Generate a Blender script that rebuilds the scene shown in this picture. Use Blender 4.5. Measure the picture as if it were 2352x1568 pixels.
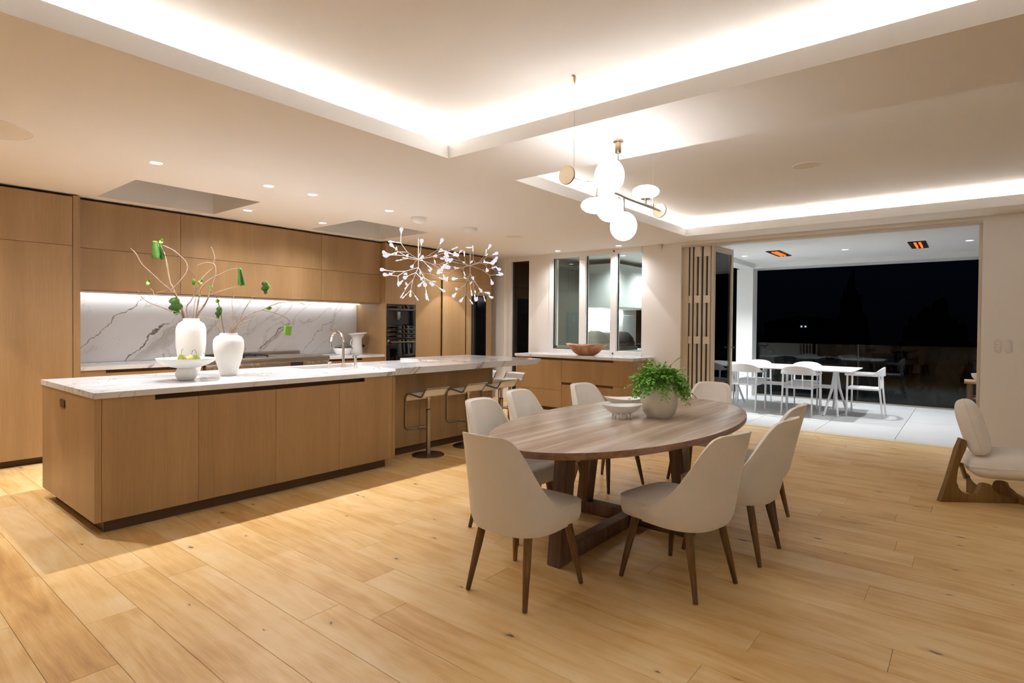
import bpy, bmesh, math, random
from mathutils import Vector, Matrix
import mathutils.noise as mnoise
R = math.radians
PI = math.pi
scene = bpy.context.scene
COL = scene.collection
for o in list(bpy.data.objects):
    bpy.data.objects.remove(o, do_unlink=True)
rng = random.Random(7)

# ------------------------------------------------------------------ camera
yaw, pit, rol = R(38.87658816), R(-0.78860042), R(0.48484442)
fw = Vector((math.cos(yaw)*math.cos(pit), math.sin(yaw)*math.cos(pit), math.sin(pit)))
rt0 = Vector((math.sin(yaw), -math.cos(yaw), 0)); up0 = rt0.cross(fw)
rt = math.cos(rol)*rt0 + math.sin(rol)*up0
up = -math.sin(rol)*rt0 + math.cos(rol)*up0
cd = bpy.data.cameras.new('camera'); cam = bpy.data.objects.new('camera', cd); COL.objects.link(cam)
M = Matrix((rt, up, -fw)).transposed().to_4x4(); M.translation = Vector((0, 0, 1.4))
cam.matrix_world = M
cd.sensor_width = 36.0; cd.lens = 1303.79*36/2352; cd.shift_y = -(784-764.848)/2352
cd.clip_start = 0.05; cd.clip_end = 500
scene.camera = cam

# ------------------------------------------------------------------ world, exposure
w = bpy.data.worlds.new('night'); scene.world = w; w.use_nodes = True
nt = w.node_tree; nt.nodes.clear()
wo = nt.nodes.new('ShaderNodeOutputWorld'); wb = nt.nodes.new('ShaderNodeBackground')
tc = nt.nodes.new('ShaderNodeTexCoord'); sp = nt.nodes.new('ShaderNodeSeparateXYZ'); cr = nt.nodes.new('ShaderNodeValToRGB')
nt.links.new(tc.outputs['Generated'], sp.inputs[0]); nt.links.new(sp.outputs['Z'], cr.inputs[0])
cr.color_ramp.elements[0].position = 0.0; cr.color_ramp.elements[0].color = (0.0006, 0.0007, 0.0012, 1)
cr.color_ramp.elements[1].position = 0.35; cr.color_ramp.elements[1].color = (0.0016, 0.0020, 0.0060, 1)
nt.links.new(cr.outputs[0], wb.inputs[0]); nt.links.new(wb.outputs[0], wo.inputs[0])
vs = scene.view_settings
vs.view_transform = 'Standard'; vs.look = 'None'; vs.gamma = 1.0; vs.use_curve_mapping = False
vs.exposure = 0.42

WARM = (0.955, 0.955, 1.0); COOL = (0.87, 0.93, 1.0); NEUT = (1.0, 0.93, 0.86); OUTC = (0.93, 0.97, 1.0)
K_DOWN = 1.0; K_COVE = 1.0; K_OUT = 0.55
def area(name, loc, rot, sx, sy, power, color):
    l = bpy.data.lights.new(name, 'AREA'); l.shape = 'RECTANGLE'; l.size = sx; l.size_y = sy
    l.energy = power; l.color = color
    o = bpy.data.objects.new(name, l); COL.objects.link(o); o.location = loc; o.rotation_euler = rot
    return o
# cove strips: hidden LED tape behind the lips of the two ceiling recesses
C1 = (-2.8, 3.125, -4.0, 3.168)   # x0 x1 y0 y1
C2 = (3.955, 7.855, -4.0, 3.168)
for (x0, x1, y0, y1), pw in ((C1, 6.2), (C2, 3.2)):
    g = 0.085
    tl = R(52)   # the tape sits in an angled profile that throws the light over the recess
    area('cove_light', ((x0+x1)/2, y1+g, 2.775), (PI-tl, 0, 0), x1-x0+0.1, 0.025, pw*(x1-x0)*K_COVE, COOL)
    area('cove_light', ((x0+x1)/2, y0-g, 2.775), (PI+tl, 0, 0), x1-x0+0.1, 0.025, pw*(x1-x0)*K_COVE, COOL)
    area('cove_light', (x1+g, (y0+y1)/2, 2.775), (0, PI+tl, 0), 0.025, y1-y0+0.1, pw*(y1-y0)*K_COVE, COOL)
    area('cove_light', (x0-g, (y0+y1)/2, 2.775), (0, PI-tl, 0), 0.025, y1-y0+0.1, pw*(y1-y0)*K_COVE, COOL)
area('undercabinet_light', (3.67, 7.725, 1.722), (R(12), 0, 0), 3.8, 0.02, 24, (0.97, 0.98, 1.0))

# ------------------------------------------------------------------ materials
def lin(c):
    c = c/255.0
    return c/12.92 if c <= 0.04045 else ((c+0.055)/1.055)**2.4
def S(r, g, b): return (lin(r), lin(g), lin(b), 1.0)
def newmat(name):
    m = bpy.data.materials.new(name); m.use_nodes = True
    t = m.node_tree; b = t.nodes['Principled BSDF']
    return m, t, b
def N(t, ty, **kw):
    n = t.nodes.new(ty)
    for k, v in kw.items(): setattr(n, k, v)
    return n
def pm(name, col, rough=0.5, metal=0.0, emit=None, es=0.0, bump=0.0, bscale=60, var=0.0, spec=None):
    m, t, b = newmat(name)
    b.inputs['Base Color'].default_value = col
    b.inputs['Roughness'].default_value = rough; b.inputs['Metallic'].default_value = metal
    if spec is not None: b.inputs['Specular IOR Level'].default_value = spec
    if emit: b.inputs['Emission Color'].default_value = emit; b.inputs['Emission Strength'].default_value = es
    if bump or var:
        tcn = N(t, 'ShaderNodeTexCoord'); no = N(t, 'ShaderNodeTexNoise'); no.inputs['Scale'].default_value = bscale
        no.inputs['Detail'].default_value = 4
        t.links.new(tcn.outputs['Object'], no.inputs['Vector'])
        if bump:
            bp = N(t, 'ShaderNodeBump'); bp.inputs['Strength'].default_value = bump; bp.inputs['Distance'].default_value = 0.01
            t.links.new(no.outputs['Fac'], bp.inputs['Height']); t.links.new(bp.outputs[0], b.inputs['Normal'])
        if var:
            mx = N(t, 'ShaderNodeMix', data_type='RGBA'); mx.inputs['A'].default_value = tuple(c*(1-var) for c in col[:3])+(1,)
            mx.inputs['B'].default_value = tuple(min(1, c*(1+var)) for c in col[:3])+(1,)
            t.links.new(no.outputs['Fac'], mx.inputs['Factor']); t.links.new(mx.outputs['Result'], b.inputs['Base Color'])
    return m
def ramp(t, fac, stops):
    r = N(t, 'ShaderNodeValToRGB'); e = r.color_ramp.elements
    while len(e) < len(stops): e.new(0.5)
    for i, (p, c) in enumerate(stops): e[i].position = p; e[i].color = c
    t.links.new(fac, r.inputs[0]); return r.outputs[0]
def wood(name, dark, mid, light, axis='Z', fine=90.0, rough=0.45, bandscale=5.0, bump=0.08, streak=1.0):
    """Straight-grained veneer: noise squeezed along the grain axis, one offset per object."""
    m, t, b = newmat(name)
    tcn = N(t, 'ShaderNodeTexCoord'); oi = N(t, 'ShaderNodeObjectInfo')
    mp = N(t, 'ShaderNodeMapping'); mp.vector_type = 'POINT'
    sc = {'X': (0.035, 1, 1), 'Y': (1, 0.035, 1), 'Z': (1, 1, 0.03)}[axis]
    mp.inputs['Scale'].default_value = sc
    ml = N(t, 'ShaderNodeMath', operation='MULTIPLY'); ml.inputs[1].default_value = 37.0
    t.links.new(oi.outputs['Random'], ml.inputs[0])
    cb = N(t, 'ShaderNodeCombineXYZ')
    for i in range(3): t.links.new(ml.outputs[0], cb.inputs[i])
    ad = N(t, 'ShaderNodeVectorMath', operation='ADD')
    t.links.new(tcn.outputs['Object'], mp.inputs[0]); t.links.new(mp.outputs[0], ad.inputs[0]); t.links.new(cb.outputs[0], ad.inputs[1])
    n1 = N(t, 'ShaderNodeTexNoise'); n1.inputs['Scale'].default_value = fine; n1.inputs['Detail'].default_value = 5; n1.inputs['Roughness'].default_value = 0.65
    n2 = N(t, 'ShaderNodeTexNoise'); n2.inputs['Scale'].default_value = bandscale; n2.inputs['Detail'].default_value = 3
    t.links.new(ad.outputs[0], n1.inputs[0]); t.links.new(ad.outputs[0], n2.inputs[0])
    mx = N(t, 'ShaderNodeMix', data_type='FLOAT'); mx.inputs['Factor'].default_value = 0.55
    t.links.new(n1.outputs['Fac'], mx.inputs['A']); t.links.new(n2.outputs['Fac'], mx.inputs['B'])
    s = 0.16*streak
    c = ramp(t, mx.outputs['Result'], [(0.5-s, dark), (0.5, mid), (0.5+s, light)])
    t.links.new(c, b.inputs['Base Color'])
    b.inputs['Roughness'].default_value = rough
    bp = N(t, 'ShaderNodeBump'); bp.inputs['Strength'].default_value = bump; bp.inputs['Distance'].default_value = 0.003
    t.links.new(n1.outputs['Fac'], bp.inputs['Height']); t.links.new(bp.outputs[0], b.inputs['Normal'])
    return m
def marble(name, rough=0.18, axis=0, vein=1.0):
    m, t, b = newmat(name)
    tcn = N(t, 'ShaderNodeTexCoord'); oi = N(t, 'ShaderNodeObjectInfo')
    mp = N(t, 'ShaderNodeMapping')
    # veins climb to the right: squeeze along a diagonal
    mr0 = N(t, 'ShaderNodeMapping')
    mr0.inputs['Rotation'].default_value = (0, R(44), 0) if axis == 0 else (R(-20), R(38), R(-24))
    mp.inputs['Scale'].default_value = (0.42, 1.5, 1.7)
    t.links.new(tcn.outputs['Object'], mr0.inputs[0]); t.links.new(mr0.outputs[0], mp.inputs[0])
    warp = N(t, 'ShaderNodeTexNoise'); warp.inputs['Scale'].default_value = 2.2; warp.inputs['Detail'].default_value = 6; warp.inputs['Roughness'].default_value = 0.6
    t.links.new(mp.outputs[0], warp.inputs[0])
    sc = N(t, 'ShaderNodeVectorMath', operation='SCALE'); sc.inputs['Scale'].default_value = 0.55
    t.links.new(warp.outputs['Color'], sc.inputs[0])
    ad = N(t, 'ShaderNodeVectorMath', operation='ADD'); t.links.new(mp.outputs[0], ad.inputs[0]); t.links.new(sc.outputs[0], ad.inputs[1])
    def veins(scale, width, seed):
        a2 = N(t, 'ShaderNodeVectorMath', operation='ADD'); a2.inputs[1].default_value = (seed, seed*2.1, seed*0.7)
        t.links.new(ad.outputs[0], a2.inputs[0])
        n = N(t, 'ShaderNodeTexNoise'); n.inputs['Scale'].default_value = scale; n.inputs['Detail'].default_value = 3; n.inputs['Roughness'].default_value = 0.45
        t.links.new(a2.outputs[0], n.inputs[0])
        s = N(t, 'ShaderNodeMath', operation='SUBTRACT'); s.inputs[1].default_value = 0.5; t.links.new(n.outputs['Fac'], s.inputs[0])
        a = N(t, 'ShaderNodeMath', operation='ABSOLUTE'); t.links.new(s.outputs[0], a.inputs[0])
        mr = N(t, 'ShaderNodeMapRange'); mr.inputs['From Min'].default_value = 0; mr.inputs['From Max'].default_value = width
        mr.inputs['To Min'].default_value = 1; mr.inputs['To Max'].default_value = 0
        t.links.new(a.outputs[0], mr.inputs['Value']); return mr.outputs[0]
    v1 = veins(0.9, 0.0065, 3.1); v2 = veins(2.0, 0.008, 11.7); v3 = veins(0.9, 0.09, 3.1)
    msk = N(t, 'ShaderNodeTexNoise'); msk.inputs['Scale'].default_value = 1.3; t.links.new(mp.outputs[0], msk.inputs[0])
    mk = ramp(t, msk.outputs['Fac'], [(0.42, (0, 0, 0, 1)), (0.6, (1, 1, 1, 1))])
    def mul(a, bb, k=1.0):
        q = N(t, 'ShaderNodeMath', operation='MULTIPLY'); t.links.new(a, q.inputs[0])
        if bb is None: q.inputs[1].default_value = k
        else: t.links.new(bb, q.inputs[1])
        return q.outputs[0]
    base = S(214, 213, 213)
    c = base
    def mixc(prev, fac, col):
        q = N(t, 'ShaderNodeMix', data_type='RGBA')
        if isinstance(prev, tuple): q.inputs['A'].default_value = prev
        else: t.links.new(prev, q.inputs['A'])
        q.inputs['B'].default_value = col; t.links.new(fac, q.inputs['Factor']); return q.outputs['Result']
    c = mixc(c, mul(mul(v3, mk), None, 0.42*vein), S(176, 170, 158))
    c = mixc(c, mul(mul(v2, mk), None, 0.6*vein), S(140, 128, 108))
    c = mixc(c, mul(v1, None, 0.75*vein), S(112, 98, 76))
    if axis == 0:      # the few strong veins this slab shows, in slab coordinates
        sx = N(t, 'ShaderNodeSeparateXYZ'); t.links.new(tcn.outputs['Object'], sx.inputs[0])
        wn1 = N(t, 'ShaderNodeTexNoise'); wn1.inputs['Scale'].default_value = 3.0; wn1.inputs['Detail'].default_value = 6; wn1.inputs['Roughness'].default_value = 0.6
        t.links.new(tcn.outputs['Object'], wn1.inputs[0])
        def mth(op, a, b_=None, c_=None):
            q = N(t, 'ShaderNodeMath', operation=op)
            for i, v in enumerate((a, b_, c_)):
                if v is None: continue
                if isinstance(v, (int, float)): q.inputs[i].default_value = v
                else: t.links.new(v, q.inputs[i])
            return q.outputs[0]
        ca, sa = math.cos(R(43)), math.sin(R(43))
        S_ = mth('ADD', mth('MULTIPLY', sx.outputs['X'], ca), mth('MULTIPLY', sx.outputs['Z'], sa))
        T_ = mth('SUBTRACT', mth('MULTIPLY', sx.outputs['Z'], ca), mth('MULTIPLY', sx.outputs['X'], sa))
        T_ = mth('ADD', T_, mth('MULTIPLY', mth('SUBTRACT', wn1.outputs['Fac'], .5), .32))
        def band(lo, hi, soft):
            a = N(t, 'ShaderNodeMapRange'); a.inputs['From Min'].default_value = lo-soft; a.inputs['From Max'].default_value = lo+soft; t.links.new(S_, a.inputs['Value'])
            b2 = N(t, 'ShaderNodeMapRange'); b2.inputs['From Min'].default_value = hi-soft; b2.inputs['From Max'].default_value = hi+soft; b2.inputs['To Min'].default_value = 1; b2.inputs['To Max'].default_value = 0; t.links.new(S_, b2.inputs['Value'])
            return mth('MULTIPLY', a.outputs[0], b2.outputs[0])
        for t0, lo, hi, wd_, k_ in ((-.005, .05, 1.15, .006, .85), (-.395, .35, 1.12, .008, .95), (-.47, .45, 1.3, .004, .5), (-1.50, 1.6, 2.3, .008, .9), (-1.54, 1.65, 2.25, .004, .7), (-1.935, 1.9, 3.2, .0045, .65), (-.80, .6, 1.7, .004, .45), (-1.15, 1.0, 2.0, .003, .4)):
            dd = mth('ABSOLUTE', mth('SUBTRACT', T_, t0))
            mr = N(t, 'ShaderNodeMapRange'); mr.inputs['From Min'].default_value = wd_*.3; mr.inputs['From Max'].default_value = wd_*1.4; mr.inputs['To Min'].default_value = 1; mr.inputs['To Max'].default_value = 0
            t.links.new(dd, mr.inputs['Value'])
            c = mixc(c, mth('MULTIPLY', mth('MULTIPLY', mr.outputs[0], band(lo, hi, .12)), k_), S(104, 92, 68))
        for t0, hw, lo, hi, k_ in ((-.50, .10, .55, 1.25, .55), (-1.53, .05, 1.65, 2.2, .35)):
            dd = mth('ABSOLUTE', mth('SUBTRACT', T_, t0))
            mr = N(t, 'ShaderNodeMapRange'); mr.inputs['From Min'].default_value = 0; mr.inputs['From Max'].default_value = hw; mr.inputs['To Min'].default_value = 1; mr.inputs['To Max'].default_value = 0
            t.links.new(dd, mr.inputs['Value'])
            c = mixc(c, mth('MULTIPLY', mth('MULTIPLY', mr.outputs[0], band(lo, hi, .2)), k_), S(138, 134, 118))
    t.links.new(c, b.inputs['Base Color']); b.inputs['Roughness'].default_value = rough
    return m
def floor_oak(name):
    m, t, b = newmat(name)
    tcn = N(t, 'ShaderNodeTexCoord'); oi = N(t, 'ShaderNodeObjectInfo'); at = N(t, 'ShaderNodeAttribute', attribute_type='OBJECT', attribute_name='tint')
    ml = N(t, 'ShaderNodeMath', operation='MULTIPLY'); ml.inputs[1].default_value = 91.0
    t.links.new(oi.outputs['Random'], ml.inputs[0])
    cb = N(t, 'ShaderNodeCombineXYZ')
    for i in range(3): t.links.new(ml.outputs[0], cb.inputs[i])
    ad = N(t, 'ShaderNodeVectorMath', operation='ADD')
    t.links.new(tcn.outputs['Object'], ad.inputs[0]); t.links.new(cb.outputs[0], ad.inputs[1])
    mp = N(t, 'ShaderNodeMapping'); mp.inputs['Scale'].default_value = (1, 0.05, 1); t.links.new(ad.outputs[0], mp.inputs[0])
    # cathedral figure: rings of a warped wave
    mw = N(t, 'ShaderNodeMapping'); mw.inputs['Scale'].default_value = (4.0, 0.55, 1); t.links.new(ad.outputs[0], mw.inputs[0])
    wn = N(t, 'ShaderNodeTexNoise'); wn.inputs['Scale'].default_value = 1.1; wn.inputs['Detail'].default_value = 2; t.links.new(mw.outputs[0], wn.inputs[0])
    wm = N(t, 'ShaderNodeMath', operation='MULTIPLY'); wm.inputs[1].default_value = 60; t.links.new(wn.outputs['Fac'], wm.inputs[0])
    ws = N(t, 'ShaderNodeMath', operation='SINE'); t.links.new(wm.outputs[0], ws.inputs[0])
    n1 = N(t, 'ShaderNodeTexNoise'); n1.inputs['Scale'].default_value = 150; n1.inputs['Detail'].default_value = 4; t.links.new(mp.outputs[0], n1.inputs[0])
    n2 = N(t, 'ShaderNodeTexNoise'); n2.inputs['Scale'].default_value = 9; n2.inputs['Detail'].default_value = 4; t.links.new(mp.outputs[0], n2.inputs[0])
    n3 = N(t, 'ShaderNodeTexNoise'); n3.inputs['Scale'].default_value = 2.6; n3.inputs['Detail'].default_value = 3; t.links.new(ad.outputs[0], n3.inputs[0])
    def madd(a, k, prev):
        q = N(t, 'ShaderNodeMath', operation='MULTIPLY_ADD'); t.links.new(a, q.inputs[0]); q.inputs[1].default_value = k
        if prev is None: q.inputs[2].default_value = 0.0
        else: t.links.new(prev, q.inputs[2])
        return q.outputs[0]
    v = madd(n1.outputs['Fac'], 0.22, None); v = madd(n2.outputs['Fac'], 0.42, v); v = madd(n3.outputs['Fac'], 0.36, v)
    v = madd(ws.outputs[0], 0.035, v); v = madd(at.outputs['Fac'], 0.30, v)
    c = ramp(t, v, [(0.34, S(234, 204, 154)), (0.50, S(224, 186, 126)), (0.62, S(209, 165, 101)), (0.85, S(168, 121, 64))])
    # knots and checks
    mk = N(t, 'ShaderNodeMapping'); mk.inputs['Scale'].default_value = (3.2, 1.35, 1); t.links.new(ad.outputs[0], mk.inputs[0])
    wk = N(t, 'ShaderNodeTexNoise'); wk.inputs['Scale'].default_value = 9; wk.inputs['Detail'].default_value = 2; t.links.new(mk.outputs[0], wk.inputs[0])
    wk2 = N(t, 'ShaderNodeVectorMath', operation='SCALE'); wk2.inputs['Scale'].default_value = 0.11; t.links.new(wk.outputs['Color'], wk2.inputs[0])
    wk3 = N(t, 'ShaderNodeVectorMath', operation='ADD'); t.links.new(mk.outputs[0], wk3.inputs[0]); t.links.new(wk2.outputs[0], wk3.inputs[1])
    vo = N(t, 'ShaderNodeTexVoronoi', voronoi_dimensions='2D'); vo.inputs['Scale'].default_value = 1.25; t.links.new(wk3.outputs[0], vo.inputs['Vector'])
    sepc = N(t, 'ShaderNodeSeparateColor'); t.links.new(vo.outputs['Color'], sepc.inputs[0])
    sz = N(t, 'ShaderNodeMapRange'); sz.inputs['From Min'].default_value = 0.45; sz.inputs['From Max'].default_value = 1; sz.inputs['To Min'].default_value = 0.004; sz.inputs['To Max'].default_value = 0.15
    t.links.new(sepc.outputs[0], sz.inputs['Value'])
    kd = N(t, 'ShaderNodeMath', operation='DIVIDE'); t.links.new(vo.outputs['Distance'], kd.inputs[0]); t.links.new(sz.outputs[0], kd.inputs[1])
    halo = ramp(t, kd.outputs[0], [(0.0, (1, 1, 1, 1)), (0.9, (0, 0, 0, 1))])
    kd2 = N(t, 'ShaderNodeMath', operation='MULTIPLY'); kd2.inputs[1].default_value = 2.7; t.links.new(kd.outputs[0], kd2.inputs[0])
    core = ramp(t, kd2.outputs[0], [(0.45, (1, 1, 1, 1)), (0.95, (0, 0, 0, 1))])
    hm = N(t, 'ShaderNodeMath', operation='MULTIPLY'); hm.inputs[1].default_value = 0.38; t.links.new(halo, hm.inputs[0])
    q1 = N(t, 'ShaderNodeMix', data_type='RGBA'); q1.inputs['B'].default_value = S(150, 108, 66); t.links.new(hm.outputs[0], q1.inputs['Factor']); t.links.new(c, q1.inputs['A'])
    cm = N(t, 'ShaderNodeMath', operation='MULTIPLY'); cm.inputs[1].default_value = 0.85; t.links.new(core, cm.inputs[0])
    q2 = N(t, 'ShaderNodeMix', data_type='RGBA'); q2.inputs['B'].default_value = S(70, 58, 48); t.links.new(cm.outputs[0], q2.inputs['Factor']); t.links.new(q1.outputs['Result'], q2.inputs['A'])
    t.links.new(q2.outputs['Result'], b.inputs['Base Color'])
    rr = N(t, 'ShaderNodeMapRange'); rr.inputs['To Min'].default_value = 0.30; rr.inputs['To Max'].default_value = 0.46
    t.links.new(n2.outputs['Fac'], rr.inputs['Value']); t.links.new(rr.outputs[0], b.inputs['Roughness'])
    b.inputs['Specular IOR Level'].default_value = 0.4
    bp = N(t, 'ShaderNodeBump'); bp.inputs['Strength'].default_value = 0.06; bp.inputs['Distance'].default_value = 0.002
    t.links.new(n1.outputs['Fac'], bp.inputs['Height']); t.links.new(bp.outputs[0], b.inputs['Normal'])
    return m
def glassmat(name, tint=(0.9, 0.95, 0.93, 1), refl=1.0, ior=1.5):
    m, t, b = newmat(name); t.nodes.remove(b)
    out = t.nodes['Material Output']; tr = N(t, 'ShaderNodeBsdfTransparent'); gl = N(t, 'ShaderNodeBsdfGlossy'); fr = N(t, 'ShaderNodeFresnel')
    tr.inputs[0].default_value = tint; gl.inputs['Roughness'].default_value = 0.0; fr.inputs[0].default_value = ior
    gl.inputs['Color'].default_value = (refl, refl, refl, 1)
    mx = N(t, 'ShaderNodeMixShader'); t.links.new(fr.outputs[0], mx.inputs[0]); t.links.new(tr.outputs[0], mx.inputs[1]); t.links.new(gl.outputs[0], mx.inputs[2])
    t.links.new(mx.outputs[0], out.inputs[0]); return m
def emis(name, col, st):
    m, t, b = newmat(name); t.nodes.remove(b); e = N(t, 'ShaderNodeEmission'); e.inputs[0].default_value = col; e.inputs[1].default_value = st
    t.links.new(e.outputs[0], t.nodes['Material Output'].inputs[0]); return m

M_WALL = pm('wall_paint', S(240, 234, 226), 0.75, bump=0.02, bscale=90)
M_CEIL = pm('ceiling_paint', S(244, 239, 233), 0.85, bump=0.01, bscale=40)
M_WHITE = pm('white_trim', S(238, 236, 232), 0.45)
M_OAK = wood('oak_veneer', S(140, 108, 68), S(161, 127, 85), S(179, 145, 103), 'Z', rough=0.42, fine=130.0, streak=1.7)
M_OAKX = wood('oak_veneer_cross', S(140, 108, 68), S(161, 127, 85), S(179, 145, 103), 'X', rough=0.42, fine=130.0, streak=1.7)
M_KICK = pm('dark_kickboard', S(84, 62, 42), 0.5, var=0.2, bscale=8)
M_GAP = pm('shadow_gap', S(92, 58, 28), 0.7)
M_MARBLE = marble('marble_top', 0.13, axis=1, vein=0.9)
M_SPLASH = marble('marble_splashback', 0.22, axis=0, vein=.45)
M_FLOOR = floor_oak('oak_planks')
M_UNDER = pm('under_floor', S(96, 62, 34), 0.8)
M_FAB = pm('cream_fabric', S(241, 233, 222), 0.9, bump=0.25, bscale=500, spec=0.2)
M_PIPE = pm('fabric_piping', S(238, 230, 218), 0.8, spec=0.2)
M_WALNUT = wood('walnut_leg', S(66, 43, 18), S(100, 68, 31), S(132, 93, 47), 'Z', fine=60, rough=0.4)
M_TABLE = wood('weathered_table', S(152, 128, 108), S(182, 160, 141), S(226, 214, 203), 'X', fine=34, rough=0.24, bandscale=11, bump=0.15, streak=1.35)
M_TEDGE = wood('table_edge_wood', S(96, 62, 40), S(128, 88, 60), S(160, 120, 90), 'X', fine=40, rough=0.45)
M_TBASE = wood('weathered_base', S(70, 48, 34), S(104, 74, 54), S(134, 104, 84), 'Z', fine=30, rough=0.5, bandscale=7)
M_STEEL = pm('brushed_steel', S(168, 160, 150), 0.32, 1.0)
M_STEELD = pm('steel_dark', S(120, 108, 96), 0.35, 1.0)
M_CHROME = pm('polished_nickel', S(222, 214, 204), 0.15, 1.0)
M_BRASS = pm('brushed_brass', S(172, 154, 130), 0.3, 1.0)
M_BLACKG = pm('black_glass', S(10, 10, 11), 0.06, 0.0, spec=0.8)
M_BLACK = pm('black_iron', S(24, 24, 26), 0.5)
M_DARKP = pm('bronze_plate', S(82, 64, 52), 0.4, 0.6)
M_CERAM = pm('white_ceramic', S(240, 237, 230), 0.5, bump=0.03, bscale=30)
M_CERAMS = pm('glazed_white', S(250, 249, 247), 0.3)
M_STONEW = pm('plaster_pot', S(230, 220, 202), 0.75, bump=0.12, bscale=25, var=0.05)
M_BARK = pm('fig_bark', S(158, 130, 108), 0.8, bump=0.3, bscale=80, var=0.25)
M_LEAF = pm('fig_leaf', S(70, 112, 38), 0.6, var=0.4, bscale=30)
M_LEAFL = pm('young_leaf', S(122, 164, 56), 0.5, var=0.25, bscale=30)
M_FERN = pm('fern_leaf', S(118, 178, 60), 0.5, var=0.45, bscale=14)
M_FSTEM = pm('fern_stem', S(70, 60, 30), 0.6)
M_PEAR = pm('pear_skin', S(138, 146, 60), 0.4, var=0.2, bscale=20)
M_PEARY = pm('pear_yellow', S(205, 190, 110), 0.4, var=0.15, bscale=20)
M_GARL = pm('crab_apple', S(226, 214, 190), 0.5, var=0.1, bscale=20)
M_STEM = pm('fruit_stem', S(70, 60, 30), 0.7)
M_WBOWL = wood('carved_wood', S(120, 68, 34), S(172, 112, 68), S(214, 168, 130), 'X', fine=14, rough=0.45, bandscale=6, streak=1.3)
M_DECK = pm('pale_porcelain_tile', S(206, 206, 206), 0.45, var=0.04, bscale=3)
M_GROUT = pm('grey_grout', S(120, 122, 124), 0.8)
M_OUTW = pm('outdoor_white_paint', S(226, 226, 224), 0.6)
M_OUTF = pm('white_powdercoat', S(236, 236, 238), 0.4)
M_DOORF = pm('door_frame_paint', S(205, 192, 172), 0.5)
M_GLASS = glassmat('clear_glass')
M_BALU = glassmat('balustrade_glass', (0.62, 0.68, 0.68, 1), 0.42, ior=1.6)
M_LAMP = emis('lamp_white', (1, 0.96, 0.92, 1), 9)
M_GLOBE = emis('opal_globe', (0.97, 0.97, 1.0, 1), 13.0)
M_BULB = emis('led_disc', (0.97, 0.92, 0.98, 1), 0.68)
M_BULBN = emis('led_neck', (1.0, 0.88, 0.80, 1), 5)
M_HEAT = pm('glowing_element', S(180, 60, 20), 0.5, emit=(1, 0.17, 0.02, 1), es=1.15)
M_HINGE = pm('hinge_paint', S(226, 216, 198), 0.4)
M_PLAST = pm('white_plastic', S(225, 216, 204), 0.5)
M_OAKD = wood('lounge_oak', S(96, 66, 26), S(128, 92, 44), S(152, 114, 62), 'Z', fine=50, rough=0.45)
M_NIGHT = pm('night_foliage', S(30, 34, 32), 0.9)
M_GREYC = pm('grey_cabinet', S(190, 194, 190), 0.5)
M_PANEREFL = pm('pane_reflection', S(92, 92, 84), 0.4)  # tone of the dark reflection in the left window pane
M_CLOTH = pm('green_cloth', S(104, 108, 94), 0.9, var=0.4, bscale=30)
M_SPK = pm('speaker_mesh', S(232, 222, 208), 0.9)

# ------------------------------------------------------------------ mesh helpers
def box(bm, a, b_, bev=0.0, seg=2):
    x0, y0, z0 = (min(a[i], b_[i]) for i in range(3)); x1, y1, z1 = (max(a[i], b_[i]) for i in range(3))
    vs_ = [bm.verts.new(p) for p in ((x0, y0, z0), (x1, y0, z0), (x1, y1, z0), (x0, y1, z0), (x0, y0, z1), (x1, y0, z1), (x1, y1, z1), (x0, y1, z1))]
    fs = [bm.faces.new([vs_[i] for i in f]) for f in ((0, 3, 2, 1), (4, 5, 6, 7), (0, 1, 5, 4), (1, 2, 6, 5), (2, 3, 7, 6), (3, 0, 4, 7))]
    if bev > 0:
        es = list({e for f in fs for e in f.edges})
        bmesh.ops.bevel(bm, geom=es, offset=bev, segments=seg, affect='EDGES', profile=0.5)
    return bm
def B(a, b_, bev=0.0, seg=2): return box(bmesh.new(), a, b_, bev, seg)
def lathe(bm, prof, segs=32, c=(0, 0, 0), cap=True):
    rings = []
    for r, z in prof:
        if r < 1e-5: rings.append([bm.verts.new((c[0], c[1], c[2]+z))])
        else: rings.append([bm.verts.new((c[0]+r*math.cos(2*PI*i/segs), c[1]+r*math.sin(2*PI*i/segs), c[2]+z)) for i in range(segs)])
    for a, b_ in zip(rings, rings[1:]):
        if len(a) == 1 and len(b_) == 1: continue
        for i in range(segs):
            j = (i+1) % segs
            if len(a) == 1: bm.faces.new((a[0], b_[j], b_[i]))
            elif len(b_) == 1: bm.faces.new((a[i], a[j], b_[0]))
            else: bm.faces.new((a[i], a[j], b_[j], b_[i]))
    if cap:
        if len(rings[0]) > 1: bm.faces.new(list(reversed(rings[0])))
        if len(rings[-1]) > 1: bm.faces.new(rings[-1])
    return bm
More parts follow.
